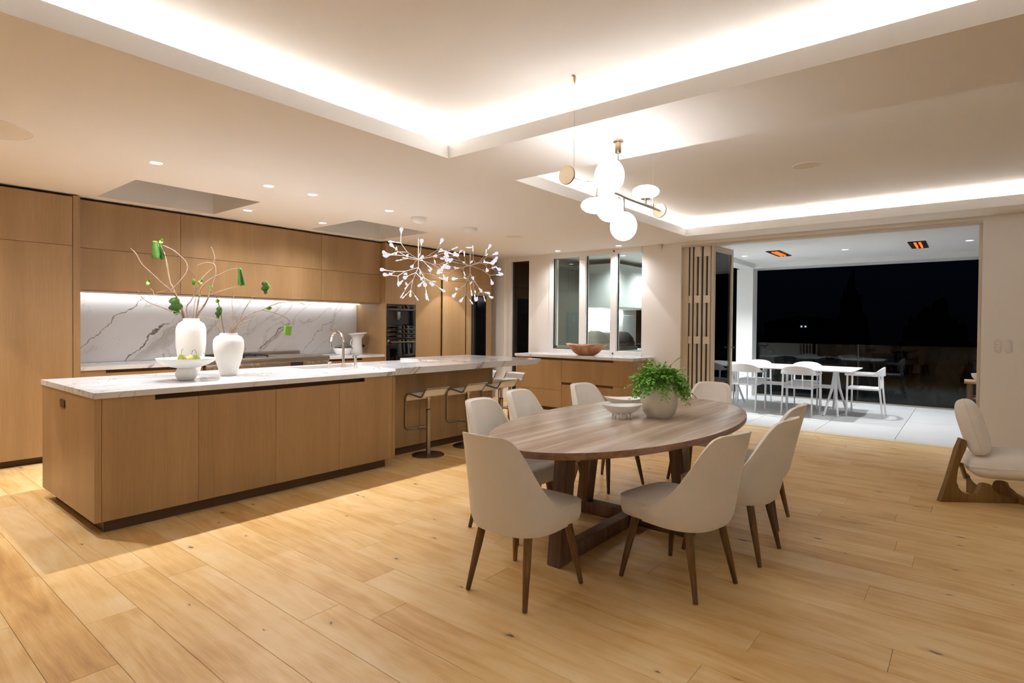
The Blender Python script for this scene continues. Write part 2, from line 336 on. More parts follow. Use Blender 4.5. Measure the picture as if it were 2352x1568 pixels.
def tube(bm, pts, rad, segs=10, closed=False, cap=True, flat=None):
    pts = [Vector(p) for p in pts]; n = len(pts)
    rads = rad if isinstance(rad, (list, tuple)) else [rad]*n
    tang = []
    for i in range(n):
        if closed: t = pts[(i+1) % n]-pts[i-1]
        else: t = pts[min(i+1, n-1)]-pts[max(i-1, 0)]
        tang.append(t.normalized())
    ref = Vector((0, 0, 1)) if abs(tang[0].z) < 0.9 else Vector((1, 0, 0))
    u = tang[0].cross(ref).normalized(); rings = []
    for i in range(n):
        if i: 
            u = (u - tang[i]*u.dot(tang[i]))
            u = u.normalized() if u.length > 1e-6 else tang[i].orthogonal().normalized()
        v = tang[i].cross(u)
        ring = []
        for k in range(segs):
            a = 2*PI*k/segs
            if flat: p = pts[i]+u*math.cos(a)*flat[0]*rads[i]+v*math.sin(a)*flat[1]*rads[i]
            else: p = pts[i]+(u*math.cos(a)+v*math.sin(a))*rads[i]
            ring.append(bm.verts.new(p))
        rings.append(ring)
    m = n if closed else n-1
    for i in range(m):
        a, b_ = rings[i], rings[(i+1) % n]
        for k in range(segs):
            j = (k+1) % segs; bm.faces.new((a[k], a[j], b_[j], b_[k]))
    if cap and not closed:
        bm.faces.new(list(reversed(rings[0]))); bm.faces.new(rings[-1])
    return bm
def prism(bm, poly, h0, h1, plane='XY', bev=0.0):
    """Extrude a 2D outline between two heights; plane names the outline's axes."""
    def P(p, h): return {'XY': (p[0], p[1], h), 'XZ': (p[0], h, p[1]), 'YZ': (h, p[0], p[1])}[plane]
    a = [bm.verts.new(P(p, h0)) for p in poly]; b_ = [bm.verts.new(P(p, h1)) for p in poly]
    n = len(poly); fs = [bm.faces.new(a), bm.faces.new(list(reversed(b_)))]
    for i in range(n): fs.append(bm.faces.new((a[i], b_[i], b_[(i+1) % n], a[(i+1) % n])))
    if bev > 0:
        es = [e for e in (set(fs[0].edges) | set(fs[1].edges))]
        bmesh.ops.bevel(bm, geom=es, offset=bev, segments=3, affect='EDGES', profile=0.5)
    return bm
def smoothpath(pts, n=6):
    pts = [Vector(p) for p in pts]; out = []
    for i in range(len(pts)-1):
        p0 = pts[max(i-1, 0)]; p1 = pts[i]; p2 = pts[i+1]; p3 = pts[min(i+2, len(pts)-1)]
        for k in range(n):
            t = k/n
            out.append(0.5*((2*p1)+(p2-p0)*t+(2*p0-5*p1+4*p2-p3)*t*t+(-p0+3*p1-3*p2+p3)*t**3))
    out.append(pts[-1]); return out
def fillet(pts, r, n=5):
    pts = [Vector(p) for p in pts]; out = [pts[0]]
    for i in range(1, len(pts)-1):
        a = (pts[i-1]-pts[i]); b_ = (pts[i+1]-pts[i]); rr = min(r, a.length*0.49, b_.length*0.49)
        A = pts[i]+a.normalized()*rr; Bp = pts[i]+b_.normalized()*rr
        for k in range(n+1):
            t = k/n; out.append((1-t)**2*A+2*t*(1-t)*pts[i]+t*t*Bp)
    out.append(pts[-1]); return out
def fin(name, bm, mat, parent=None, loc=None, sub=None, ang=35, sm=True):
    bmesh.ops.recalc_face_normals(bm, faces=bm.faces)
    if sub is not None: bmesh.ops.translate(bm, verts=bm.verts, vec=-Vector(sub))
    for f in bm.faces: f.smooth = sm
    if sm:
        lim = R(ang)
        for e in bm.edges:
            if len(e.link_faces) == 2 and e.calc_face_angle(0) > lim: e.smooth = False
    me = bpy.data.meshes.new(name); bm.to_mesh(me); bm.free()
    if mat: me.materials.append(mat)
    o = bpy.data.objects.new(name, me); COL.objects.link(o)
    if parent: o.parent = parent
    if loc is not None: o.location = loc
    return o
def tag(o, label=None, cat=None, group=None, kind=None):
    if label: o['label'] = label
    if cat: o['category'] = cat
    if group: o['group'] = group
    if kind: o['kind'] = kind
    return o
def thing(name, label, cat, loc=(0, 0, 0), rz=0.0, group=None):
    o = bpy.data.objects.new(name, None); COL.objects.link(o); o.location = loc; o.rotation_euler = (0, 0, rz)
    o.empty_display_size = 0.1
    return tag(o, label, cat, group)
def struct(name, bm, mat, parent=None, sub=None):
    if sub is None:
        c = [v.co for v in bm.verts]; mn = Vector((min(v.x for v in c), min(v.y for v in c), min(v.z for v in c)))
        o = fin(name, bm, mat, parent, loc=mn, sub=mn)
    else: o = fin(name, bm, mat, parent, sub=sub)
    if not parent: o['kind'] = 'structure'
    return o
KIDS = {}
def kids(o): return [c for c in bpy.data.objects if c.parent == o]
def copy_tree(root, loc, rz, label=None, group=None):
    def rec(o, par):
        c = o.copy(); COL.objects.link(c); c.parent = par
        for k in KIDCACHE.get(o.name, []): rec(k, c)
        return c
    def build(o):
        ks = kids(o); KIDCACHE[o.name] = ks
        for k in ks: build(k)
    if root.name not in KIDCACHE: build(root)
    r = rec(root, None); r.location = loc; r.rotation_euler = (0, 0, rz)
    if label: r['label'] = label
    if group: r['group'] = group
    return r
KIDCACHE = {}
class Cab:
    """A thing whose parts are written in world coordinates."""
    def __init__(s, name, label, cat, loc, group=None): s.r = thing(name, label, cat, loc, 0, group); s.l = Vector(loc)
    def p(s, name, bm, mat, par=None, label=None, sm=True):
        o = fin(name, bm, mat, par or s.r, sub=s.l, sm=sm)
        if label: o['label'] = label
        return o

def slabcells(bm, xs_, ys_, skip, z0, z1):
    V = {}
    def v(i, j, z):
        if (i, j, z) not in V: V[(i, j, z)] = bm.verts.new((xs_[i], ys_[j], z))
        return V[(i, j, z)]
    cells = {(i, j) for i in range(len(xs_)-1) for j in range(len(ys_)-1) if (i, j) not in skip}
    for i, j in cells:
        bm.faces.new([v(i, j, z1), v(i+1, j, z1), v(i+1, j+1, z1), v(i, j+1, z1)])
        bm.faces.new([v(i, j, z0), v(i, j+1, z0), v(i+1, j+1, z0), v(i+1, j, z0)])
        if (i-1, j) not in cells: bm.faces.new([v(i, j, z0), v(i, j, z1), v(i, j+1, z1), v(i, j+1, z0)])
        if (i+1, j) not in cells: bm.faces.new([v(i+1, j, z0), v(i+1, j+1, z0), v(i+1, j+1, z1), v(i+1, j, z1)])
        if (i, j-1) not in cells: bm.faces.new([v(i, j, z0), v(i+1, j, z0), v(i+1, j, z1), v(i, j, z1)])
        if (i, j+1) not in cells: bm.faces.new([v(i, j+1, z0), v(i, j+1, z1), v(i+1, j+1, z1), v(i+1, j+1, z0)])
# ------------------------------------------------------------------ floor
CE = 2.69
bm = B((-3.5, -4.6, -0.05), (8.42, 7.95, -0.014))
flo = fin('floor', bm, M_UNDER); tag(flo, kind='structure')
PW = 0.218; X0 = 0.792
JO = {0: 3.16, 1: 3.64, -1: 2.70, 3: 2.43, 5: 2.54, 7: 2.055, 6: 0.845, 12: 0.402, 16: 0.35, 9: 0.24, -2: 3.4, 2: 1.2, 4: 4.4, 8: 3.1, 10: 1.4, 11: 3.3}
TINT = {(-1, 1): 0.42, (0, 1): -0.1}
for k in range(-20, 35):
    xa = X0+k*PW; xb = xa+PW
    if xa > 8.41: break
    xb = min(xb, 8.42)
    y = -4.6; ys = []
    j = JO.get(k, rng.uniform(0, 4))
    big = k < -8
    L = 3.6 if big else 2.25
    js = [j+i*L+(rng.uniform(-.25, .25) if i else 0) for i in range(-4, 5)]
    js = [-4.6]+[q for q in js if -4.0 < q < 7.3]+[7.95]
    for i, (a, b_) in enumerate(zip(js, js[1:])):
        bmk = bmesh.new(); g = 0.0006; cx, cy = (xa+xb)/2, (a+b_)/2; hx, hy = (xb-xa)/2-g, (b_-a)/2-g; ch = 0.0012
        vb = [bmk.verts.new((sx*hx, sy*hy, -0.014)) for sx, sy in ((-1, -1), (1, -1), (1, 1), (-1, 1))]
        vm = [bmk.verts.new((sx*hx, sy*hy, -ch)) for sx, sy in ((-1, -1), (1, -1), (1, 1), (-1, 1))]
        vt = [bmk.verts.new((sx*(hx-ch), sy*(hy-ch), 0)) for sx, sy in ((-1, -1), (1, -1), (1, 1), (-1, 1))]
        bmk.faces.new(vt)
        for q in range(4):
            bmk.faces.new((vb[q], vb[(q+1) % 4], vm[(q+1) % 4], vm[q])); bmk.faces.new((vm[q], vm[(q+1) % 4], vt[(q+1) % 4], vt[q]))
        p = fin('plank', bmk, M_FLOOR, flo, loc=(cx, cy, 0), sm=False)
        p['tint'] = rng.uniform(-0.10, 0.14)
        if k == -1 and a > 2.6 and a < 3: p['tint'] = 0.42
        if k == 5 and a > 2.4 and a < 3: p['tint'] = 0.15

# ------------------------------------------------------------------ ceiling with recesses
SK1 = (1.872, 3.035, 5.905, 7.02); SK2 = (4.305, 5.48, 5.92, 7.02)
T3 = .03
holes = [(h[0]-T3, h[1]+T3, h[2]-T3, h[3]+T3) for h in (C1, C2, SK1, SK2)]
xs = sorted({-3.5, 8.42} | {h[0] for h in holes} | {h[1] for h in holes}); ys = sorted({-4.6, 7.95} | {h[2] for h in holes} | {h[3] for h in holes})
bm = bmesh.new(); cells_ = set()
for i in range(len(xs)-1):
    for j in range(len(ys)-1):
        cx, cy = (xs[i]+xs[i+1])/2, (ys[j]+ys[j+1])/2
        if any(h[0] < cx < h[1] and h[2] < cy < h[3] for h in holes): continue
        cells_.add((i, j))
slabcells(bm, xs, ys, {(i, j) for i in range(len(xs)-1) for j in range(len(ys)-1)}-cells_, CE, CE+.035)
ceil = fin('ceiling', bm, M_CEIL, sm=False); tag(ceil, kind='structure')
def recess(h, top, nm):
    x0, x1, y0, y1 = h; g = 0.16; t = 0.03; lz = CE+0.108
    bm = bmesh.new()   # lips
    box(bm, (x0-t, y1, CE), (x1+t, y1+t, lz)); box(bm, (x0-t, y0-t, CE), (x1+t, y0, lz))
    box(bm, (x1, y0, CE), (x1+t, y1, lz)); box(bm, (x0-t, y0, CE), (x0, y1, lz))
    o = fin('recess_lip', bm, M_CEIL, ceil, sm=False)
    bm = bmesh.new()   # recess walls
    box(bm, (x0-g-.02, y1+g, CE+.035), (x1+g+.02, y1+g+.02, top)); box(bm, (x0-g-.02, y0-g-.02, CE+.035), (x1+g+.02, y0-g, top))
    box(bm, (x1+g, y0-g, CE+.035), (x1+g+.02, y1+g, top)); box(bm, (x0-g-.02, y0-g, CE+.035), (x0-g, y1+g, top))
    fin('recess_wall', bm, M_CEIL, ceil, sm=False)
    fin('recess_panel', B((x0-g-.02, y0-g-.02, top), (x1+g+.02, y1+g+.02, top+.03)), M_CEIL, ceil, sm=False)
    bm = bmesh.new()
    for a, b_ in (((x0, y1+.07, 0), (x1, y1+.1, 0)), ((x1+.07, y0, 0), (x1+.1, y1, 0)), ((x0-.1, y0, 0), (x0-.07, y1, 0)), ((x0, y0-.1, 0), (x1, y0-.07, 0))):
        box(bm, (a[0], a[1], CE+.045), (b_[0], b_[1], CE+.06))
    fin('light_strip', bm, emis('cove_tape', (1, .97, .93, 1), 1.0), ceil, sm=False)
recess(C1, 2.94, 'a'); recess(C2, 2.93, 'b')
for h in (SK1, SK2):
    x0, x1, y0, y1 = h; t = .03; bm = bmesh.new()
    box(bm, (x0-t, y0-t, CE), (x1+t, y0, 3.35)); box(bm, (x0-t, y1, CE), (x1+t, y1+t, 3.35)); box(bm, (x0-t, y0, CE), (x0, y1, 3.35)); box(bm, (x1, y0, CE), (x1+t, y1, 3.35))
    fin('skylight_shaft', bm, M_CEIL, ceil, sm=False)
    fin('skylight_glass', B((x0-t, y0-t, 3.35), (x1+t, y1+t, 3.37)), M_BLACKG, ceil, sm=False)
fin('leak_cover', B((-3.5, -4.6, 3.4), (8.6, 7.95, 3.45)), M_CEIL, ceil, sm=False)  # unseen slab added over ceiling and skylights so no light leaks in

# ------------------------------------------------------------------ walls
XF = 8.42; WT = 0.16
def wallcut(name, rects, mat=M_WALL):
    bm = bmesh.new()
    for (y0, y1, z0, z1) in rects: box(bm, (XF, y0, z0), (XF+WT, y1, z1))
    return struct(name, bm, mat)
DL, DRr, DT = 3.462, -0.10, 2.645      # bifold opening
WL, WR, WB, WTp = 5.93, 4.115, 0.90, 2.69
NL, NR, NB, NT_ = 6.86, 6.365, 0.0, 2.655
wallcut('wall_far', [(-4.6, DRr, 0, CE), (DRr, DL, DT, CE), (DL, WR, 0, CE), (WR, WL, 0, WB), (WL, NR, 0, CE), (NR, NL, NT_, CE), (NL, 7.95, 0, CE)])
struct('wall_left', B((-3.5, 7.95, 0), (XF+WT, 8.1, 3.4)), M_WALL)
struct('wall_right', B((-3.5, -4.75, 0), (XF+WT, -4.6, 3.4)), M_WALL)
struct('wall_back', B((-3.65, -4.75, 0), (-3.5, 8.1, 3.4)), M_WALL)
struct('trim_1', B((XF-.012, 6.97, 0), (XF-.001, 7.03, 2.69)), M_WHITE)
# triple servery window
wn = thing('window_1', None, None, (XF, 4.12, .9)); wn['kind'] = 'structure'
def wpart(par, name, bm, mat, loc): return fin(name, bm, mat, par, sub=loc, sm=False)
L0 = (XF, 4.12, .9)
bm = bmesh.new()
fx0, fx1 = XF-.01, XF+.10
for (y0, y1, z0, z1) in ((WR, WL, .92, .985), (WR, WL, 2.605, 2.69), (5.86, WL, .985, 2.605)): box(bm, (fx0, y0, z0), (fx1, y1, z1))
wpart(wn, 'window_frame', bm, M_WHITE, L0)
for (y0, y1, z0) in ((5.165, 5.29, .985), (4.57, 4.68, .985)):
    wpart(wn, 'mullion', B((fx0, y0, z0), (fx1, y1, 2.605)), M_WHITE, L0)
for (y0, y1) in ((5.29, 5.86), (4.68, 5.165), (4.12, 4.57)):
    wpart(wn, 'glass_pane', B((XF+.045, y0, .985), (XF+.053, y1, 2.605)), M_GLASS, L0)
    bm = bmesh.new(); box(bm, (XF+.04, y1-.012, .985), (XF+.06, y1, 2.605))
    wpart(wn, 'black_seal', bm, M_BLACK, L0)
bm = bmesh.new(); box(bm, (XF+.055, 5.80, 1.0), (XF+.10, 5.845, 2.59)); box(bm, (XF+.055, 5.30, 1.0), (XF+.10, 5.845, 1.045))
wpart(wn, 'sliding_sash', bm, M_WHITE, L0)
bm = bmesh.new(); box(bm, (XF-.02, 4.61, 2.63), (XF-.01, 4.63, 2.66)); box(bm, (XF-.02, 4.615, .935), (XF-.01, 4.635, .96))
wpart(wn, 'catch', bm, M_STEELD, L0)
# narrow full height window by the fridge
L1 = (XF, 6.37, 0)
wn2 = thing('window_2', None, None, L1); wn2['kind'] = 'structure'
bm = bmesh.new()
for (y0, y1, z0, z1) in ((NR+.001, NR+.02, .0505, 2.6045), (6.81, NL-.001, .0505, 2.6045), (NR+.001, NL-.001, 2.605, NT_-.001), (NR+.001, NL-.001, 0.001, .05)): box(bm, (XF-.01, y0, z0), (XF+.09, y1, z1))
wpart(wn2, 'window_frame', bm, M_WALL, L1)
wpart(wn2, 'glass_pane', B((XF+.04, NR+.02, .05), (XF+.05, 6.81, 2.605)), M_BLACKG, L1)
# ------------------------------------------------------------------ folded doors
head = bmesh.new(); box(head, (XF-.004, DRr, DT-.03), (XF+WT+.004, DL, DT-.002)); struct('trim_2', head, M_DOORF)
jm = bmesh.new(); box(jm, (XF+.055, DL-.097, 0), (XF+WT, DL-.002, DT-.032)); struct('trim_3', jm, M_DOORF)
jm = bmesh.new(); box(jm, (XF+.01, DRr+.002, 0), (XF+WT, DRr+.03, DT-.032)); struct('trim_4', jm, M_DOORF)
struct('trim_5', B((XF+.0005, DRr+.03, -.012), (XF+WT, DL-.035, .004)), M_DOORF)
def door_panel(nm, cx, cy, ang, wid=.70, th=.04):
    d = thing(nm, None, None, (cx, cy, .02), ang); d['kind'] = 'structure'; H = 2.60; st = .06
    bm = bmesh.new()
    box(bm, (0, -th/2, 0), (st, th/2, H)); box(bm, (wid-st, -th/2, 0), (wid, th/2, H))
    box(bm, (st, -th/2, 0), (wid-st, th/2, .09)); box(bm, (st, -th/2, H-.09), (wid-st, th/2, H))
    fin('door_frame', bm, M_DOORF, d, sm=False)
    fin('glass_pane', B((st, -.004, .09), (wid-st, .004, H-.09)), M_GLASS, d, sm=False)
    return d
ysd = [3.325, 3.262, 3.190, 3.120, 3.050]
for i, yy in enumerate(ysd):
    d = door_panel('door_%d' % (i+1), XF+.06, yy, 0)
    fin('gap_shade', B((.012, .0205, .0), (.02, .0420, 2.60)), M_BLACK, d, sm=False)  # black strip paints the shade in the gap between folded doors
d6 = door_panel('door_6', XF+.06, 3.0, R(-5), wid=.70)
bm = bmesh.new(); box(bm, (.655, -.06, 1.05), (.68, -.02, 1.07)); box(bm, (.60, -.07, 1.05), (.68, -.055, 1.07)); fin('door_handle', bm, M_STEEL, d6)
for (ya, yb) in ((3.262, 3.190), (3.120, 3.050)):
    par = bpy.data.objects['door_%d' % (2 if ya > 3.2 else 4)]
    for z in (.45, 1.18, 1.80, 2.50):
        bm = B((-.004, yb-ya-.014, z-.055), (-.0005, .014, z+.055), .0)
        for sy in (-.06, -.012): 
            for sz in (-.035, 0, .035): box(bm, (-.006, (yb-ya if sy < -.03 else 0)-.004, z+sz-.003), (-.004, (yb-ya if sy < -.03 else 0)+.004, z+sz+.003))
        fin('hinge', bm, M_HINGE, par, sm=False)
par = bpy.data.objects['door_1']
for z in (1.18, 1.80):
    fin('hinge', B((-.004, -.01, z-.055), (-.0005, .035, z+.055)), M_HINGE, par, sm=False)
for i in (1, 3):
    par = bpy.data.objects['door_%d' % (i+1)]; fin('top_roller', B((-.01, -.07, 2.50), (-.006, -.0, 2.595)), M_HINGE, par, sm=False)

# ------------------------------------------------------------------ back kitchen run
YT = 7.07; YU = 7.17; YB = 7.80
def door(cab, name, x0, x1, z0, z1, yf, th=.02, mat=M_OAK, g=.0018):
    return cab.p(name, B((x0+g, yf, z0+g), (x1-g, yf+th, z1-g), .0008, 1), mat, sm=False)
tall = Cab('tall_cabinet', 'tall oak cabinet wall left of the marble splashback, reaching the ceiling', 'cabinet', (-.6, 7.09, 0))
tall.p('carcass', B((-1.6, YT+.022, .07), (1.684, 7.94, 2.665)), M_GAP, sm=False)
for a, b_ in ((-1.6, -.55), (-.55, .55), (.55, 1.684)):
    door(tall, 'door', a, b_, .07, 2.167, YT); door(tall, 'door', a, b_, 2.167, 2.662, YT)
tall.p('end_panel', B((1.686, YT-.005, 0), (1.745, 7.94, 2.672)), M_OAK, sm=False)
tall.p('kickboard', B((-1.6, 7.15, 0), (1.684, 7.17, .07)), M_KICK, sm=False)
upp = Cab('wall_cabinet', 'long oak wall cabinets hung above the marble splashback', 'cabinet', (3.67, 7.5, 1.73))
upp.p('carcass', B((1.749, YU+.022, 1.735), (5.625, 7.79, 2.672)), M_GAP, sm=False)
for a, b_ in ((1.749, 2.728), (2.728, 4.577), (4.577, 5.60)):
    door(upp, 'door', a, b_, 1.73, 2.166, YU); door(upp, 'door', a, b_, 2.166, 2.662, YU)
upp.p('side_filler', B((5.602, YU+.002, 1.73), (5.626, YU+.02, 2.662)), M_OAK, sm=False)
upp.p('bottom_panel', B((1.749, YU+.022, 1.722), (5.625, 7.79, 1.734)), M_OAKX, sm=False)
upp.p('light_strip', B((1.76, 7.70, 1.712), (5.61, 7.76, 1.7215)), emis('cabinet_tape', (.95, .97, 1, 1), 6.0), label='bright white LED strip under the cabinets', sm=False)
tow = Cab('appliance_tower', 'floor to ceiling oak cabinet tower housing the black ovens and wine fridge', 'cabinet', (6.9, 7.1, 0))
tow.p('side_panel', B((5.628, YT-.004, 0), (5.650, 7.94, 2.672)), M_OAK, sm=False)
tow.p('carcass', B((5.652, 7.55, .07), (8.13, 7.94, 2.66)), M_GAP, sm=False)
tow.p('shelf_panel', B((5.652, YT+.03, 1.715), (8.13, 7.55, 1.735)), M_GAP, sm=False)
door(tow, 'door', 5.652, 7.445, 2.165, 2.662, YT); door(tow, 'door', 7.445, 8.13, 2.165, 2.662, YT)
door(tow, 'door', 5.652, 6.254, 1.718, 2.165, YT)
door(tow, 'door', 6.254, 6.820, .07, 2.165, YT); door(tow, 'door', 6.858, 7.427, .07, 2.165, YT)
tow.p('finger_pull', B((6.820, YT+.03, .07), (6.858, YT+.04, 2.165)), M_GAP, sm=False)
tow.p('finger_pull', B((7.427, YT+.03, .07), (7.461, YT+.04, 2.165)), M_GAP, sm=False)
bm = bmesh.new()
for a, b_, z0, z1 in ((7.461, 7.586, .07, 2.163), (7.992, 8.128, .07, 2.163), (7.586, 7.992, 1.942, 2.163), (7.586, 7.992, .07, .12)): box(bm, (a, YT, z0), (b_, YT+.02, z1))
tow.p('door_surround', bm, M_OAK, sm=False)
tow.p('end_panel', B((8.13, YT, 0), (8.15, 7.94, 2.672)), M_OAK, sm=False)
door(tow, 'door', 5.652, 6.254, .07, .50, YT)
tow.p('kickboard', B((5.652, 7.15, 0), (8.13, 7.17, .07)), M_KICK, sm=False)
# appliances
cof = Cab('coffee_machine', 'black built-in coffee machine at the top of the oven tower', 'appliance', (5.95, 7.07, 1.39))
cof.p('body', B((5.662, YT+.03, 1.39), (6.246, 7.52, 1.712)), M_BLACK, sm=False)
cof.p('control_panel', B((5.662, YT+.004, 1.645), (6.246, YT+.03, 1.712), .002), M_BLACKG)
cof.p('handle_bar', B((5.662, YT-.008, 1.622), (6.246, YT+.028, 1.643), .004), M_STEELD, label='grey metal trim bar')
bm = bmesh.new()
for a, b_, z0, z1 in ((5.662, 5.70, 1.392, 1.62), (6.15, 6.246, 1.392, 1.62), (5.70, 6.15, 1.392, 1.40)): box(bm, (a, YT+.004, z0), (b_, YT+.03, z1))
cof.p('front_frame', bm, M_BLACKG, sm=False)
bm = B((5.87, YT-.002, 1.50), (5.93, YT+.03, 1.60), .004); tube(bm, [(5.89, YT+.01, 1.50), (5.89, YT+.01, 1.475)], .006); tube(bm, [(5.91, YT+.01, 1.50), (5.91, YT+.01, 1.475)], .006)
cof.p('spout', bm, M_STEEL, label='silver coffee spout')
wd = Cab('warming_drawer', 'dark glass warming drawers between the coffee machine and the oven', 'appliance', (5.95, 7.07, 1.24))
for z0, z1 in ((1.314, 1.385), (1.240, 1.310)):
    wd.p('drawer_front', B((5.662, YT, z0), (6.246, YT+.03, z1), .002), M_BLACKG)
wd.p('body', B((5.67, YT+.03, 1.242), (6.24, 7.5, 1.383)), M_BLACK, sm=False)
ov = Cab('built_in_oven', 'black glass oven low in the tower behind the island', 'oven', (5.95, 7.07, .50))
ov.p('control_panel', B((5.662, YT, 1.165), (6.246, YT+.03, 1.236), .002), M_BLACKG)
ov.p('oven_door', B((5.662, YT-.004, .505), (6.246, YT+.03, 1.160), .004), M_BLACKG)
bm = bmesh.new(); tube(bm, [(5.70, YT-.05, 1.12), (6.21, YT-.05, 1.12)], .009); tube(bm, [(5.74, YT-.05, 1.12), (5.74, YT, 1.12)], .007); tube(bm, [(6.17, YT-.05, 1.12), (6.17, YT, 1.12)], .007)
ov.p('handle', bm, M_STEELD)
ov.p('body', B((5.67, YT+.03, .505), (6.24, 7.5, 1.234)), M_BLACK, sm=False)
wf = Cab('wine_fridge', 'tall narrow wine fridge with a dark glass door in the oak surround', 'fridge', (7.79, 7.07, .12))
wf.p('glass_door', B((7.588, YT+.004, .122), (7.990, YT+.012, 1.94)), M_BLACKG, sm=False)
bm = bmesh.new()
for a, b_, z0, z1 in ((7.588, 7.61, .122, 1.94), (7.968, 7.99, .122, 1.94), (7.61, 7.968, 1.915, 1.94), (7.61, 7.968, .122, .15)): box(bm, (a, YT-.002, z0), (b_, YT+.003, z1))
wf.p('door_frame', bm, M_BLACK, sm=False)
for k in range(7): wf.p('shelf', B((7.62, YT+.02, .35+k*.2), (7.96, 7.50, .37+k*.2)), M_STEELD, sm=False)
wf.p('lock', lathe(bmesh.new(), [(0, -.003), (.012, -.003), (.012, .002), (0, .002)], 12, (7.64, YT-.002, 1.12)), M_STEELD)

# splashback and counter
spl = fin('splashback', B((1.747, YB, .937), (5.626, YB+.02, 1.72)), M_SPLASH, loc=(1.747, YB, .937), sub=(1.747, YB, .937), sm=False)
tag(spl, 'white marble splashback with diagonal grey-brown veins below the wall cabinets', 'splashback')
RX0, RX1 = 2.95, 4.602
ct = Cab('back_worktop', 'white veined marble worktop along the splashback beside the steel range', 'worktop', (3.67, 7.45, .89))
ct.p('slab', B((1.747, 7.07, .895), (RX0-.003, YB-.001, .935), .0015, 1), M_MARBLE, sm=False)
ct.p('slab', B((RX1+.003, 7.07, .895), (5.626, YB-.001, .935), .0015, 1), M_MARBLE, sm=False)
for nm, x0, x1, gx0, gx1, lb in (('base_cabinet', 1.747, RX0-.003, 1.97, RX0-.1, 'oak base cabinet under the left end of the back worktop'), ('base_cabinet', RX1+.003, 5.626, RX1+.01, 5.22, 'oak base cabinet under the right end of the back worktop, beside the ovens')):
    c = Cab(nm, lb, 'cabinet', ((x0+x1)/2, 7.4, 0))
    c.p('carcass', B((x0, 7.115, .07), (x1, 7.79, .893)), M_GAP, sm=False)
    bm = bmesh.new(); box(bm, (x0+.002, 7.09, .072), (x1-.002, 7.112, .86)); 
    if gx0 > x0+.03: box(bm, (x0+.002, 7.09, .86), (gx0, 7.112, .893))
    box(bm, (gx1, 7.09, .86), (x1-.002, 7.112, .893))
    c.p('drawer_front', bm, M_OAKX, sm=False)
    c.p('kickboard', B((x0, 7.16, 0), (x1, 7.18, .07)), M_KICK, sm=False)
rg = Cab('range_cooker', 'wide stainless steel range cooker built into the back worktop', 'cooker', (3.78, 7.4, 0))
rg.p('body', B((RX0, 7.05, .10), (RX1, YB-.003, .87)), M_STEEL, sm=False)
rg.p('hob_top', B((RX0, 6.995, .905), (RX1, YB-.003, .957), .004), M_STEEL)
rg.p('backguard', B((RX0, YB-.07, .958), (4.585, YB-.004, 1.0), .003), M_STEEL)
rg.p('fascia', B((RX0, 7.01, .80), (RX1, 7.05, .903), .003), M_STEEL)
for x in (3.03, 3.13, 3.27, 3.36, 3.50, 3.58, 4.30, 4.38, 4.46):
    k = bmesh.new(); lathe(k, [(0, 0), (.017, 0), (.021, .01), (.019, .03), (0, .032)], 16)
    bmesh.ops.rotate(k, verts=k.verts, matrix=Matrix.Rotation(R(90), 3, 'X')); bmesh.ops.translate(k, verts=k.verts, vec=(x, 7.01, .865))
    rg.p('knob', k, M_CHROME)
rg.p('display', B((4.02, 7.005, .83), (4.20, 7.012, .885)), M_BLACK, sm=False, label='black display window')
for x0, x1 in ((RX0+.01, 3.78), (3.80, RX1-.01)):
    rg.p('oven_door', B((x0, 7.02, .16), (x1, 7.05, .78), .004), M_STEEL)
    bm = bmesh.new(); tube(bm, [(x0+.04, 6.97, .75), (x1-.04, 6.97, .75)], .011)
    for x in (x0+.08, x1-.08): tube(bm, [(x, 6.97, .75), (x, 7.02, .75)], .008)
    rg.p('handle', bm, M_CHROME)
for x in (RX0+.05, RX1-.05):
    rg.p('foot', lathe(bmesh.new(), [(.025, 0), (.025, .10)], 12, (x, 7.1, 0)), M_BLACK)
for gx in (3.05, 3.43):
    bm = bmesh.new()
    for k in range(4): box(bm, (gx+.02, 7.15+k*.15, .975), (gx+.34, 7.165+k*.15, .99))
    for k in range(3): box(bm, (gx+.02+k*.155, 7.13, .972), (gx+.034+k*.155, 7.63, .988))
    for sx in (.02, .33):
        for sy in (7.13, 7.62): box(bm, (gx+sx, sy, .957), (gx+sx+.014, sy+.014, .975))
    rg.p('grate', bm, M_BLACK, sm=False)
rg.p('griddle_plate', B((3.86, 7.10, .957), (4.56, 7.68, .962)), M_STEEL, sm=False)
# splash outlet
def plate(name, label, bm, mat, loc, cat='socket'):
    o = fin(name, bm, mat, sub=loc, loc=loc); return tag(o, label, cat)
def pill(w_, h_, d_, r_, n=6):
    bm = bmesh.new(); P = []
    for cx, cy, a0 in ((w_/2-r_, h_/2-r_, 0), (-w_/2+r_, h_/2-r_, 90), (-w_/2+r_, -h_/2+r_, 180), (w_/2-r_, -h_/2+r_, 270)):
        for k in range(n+1): P.append((cx+r_*math.cos(R(a0+90*k/n)), cy+r_*math.sin(R(a0+90*k/n))))
    return prism(bm, P, 0, d_, 'XY', bev=min(.0015, d_*.3))
def pill_on(axis, loc, w_, h_, d_, r_):
    bm = pill(w_, h_, d_, r_)
    if axis == '-X': m_ = Matrix(((0, 0, -1), (-1, 0, 0), (0, 1, 0)))
    else: m_ = Matrix(((1, 0, 0), (0, 0, -1), (0, 1, 0)))
    bmesh.ops.transform(bm, matrix=m_.to_4x4(), verts=bm.verts); return bm
o = fin('wall_socket', pill_on('-X', 0, .075, .042, .006, .018), M_BLACK, loc=(5.627, 7.62, 1.05)); tag(o, 'small dark socket plate on the oak side panel beside the jug', 'socket')

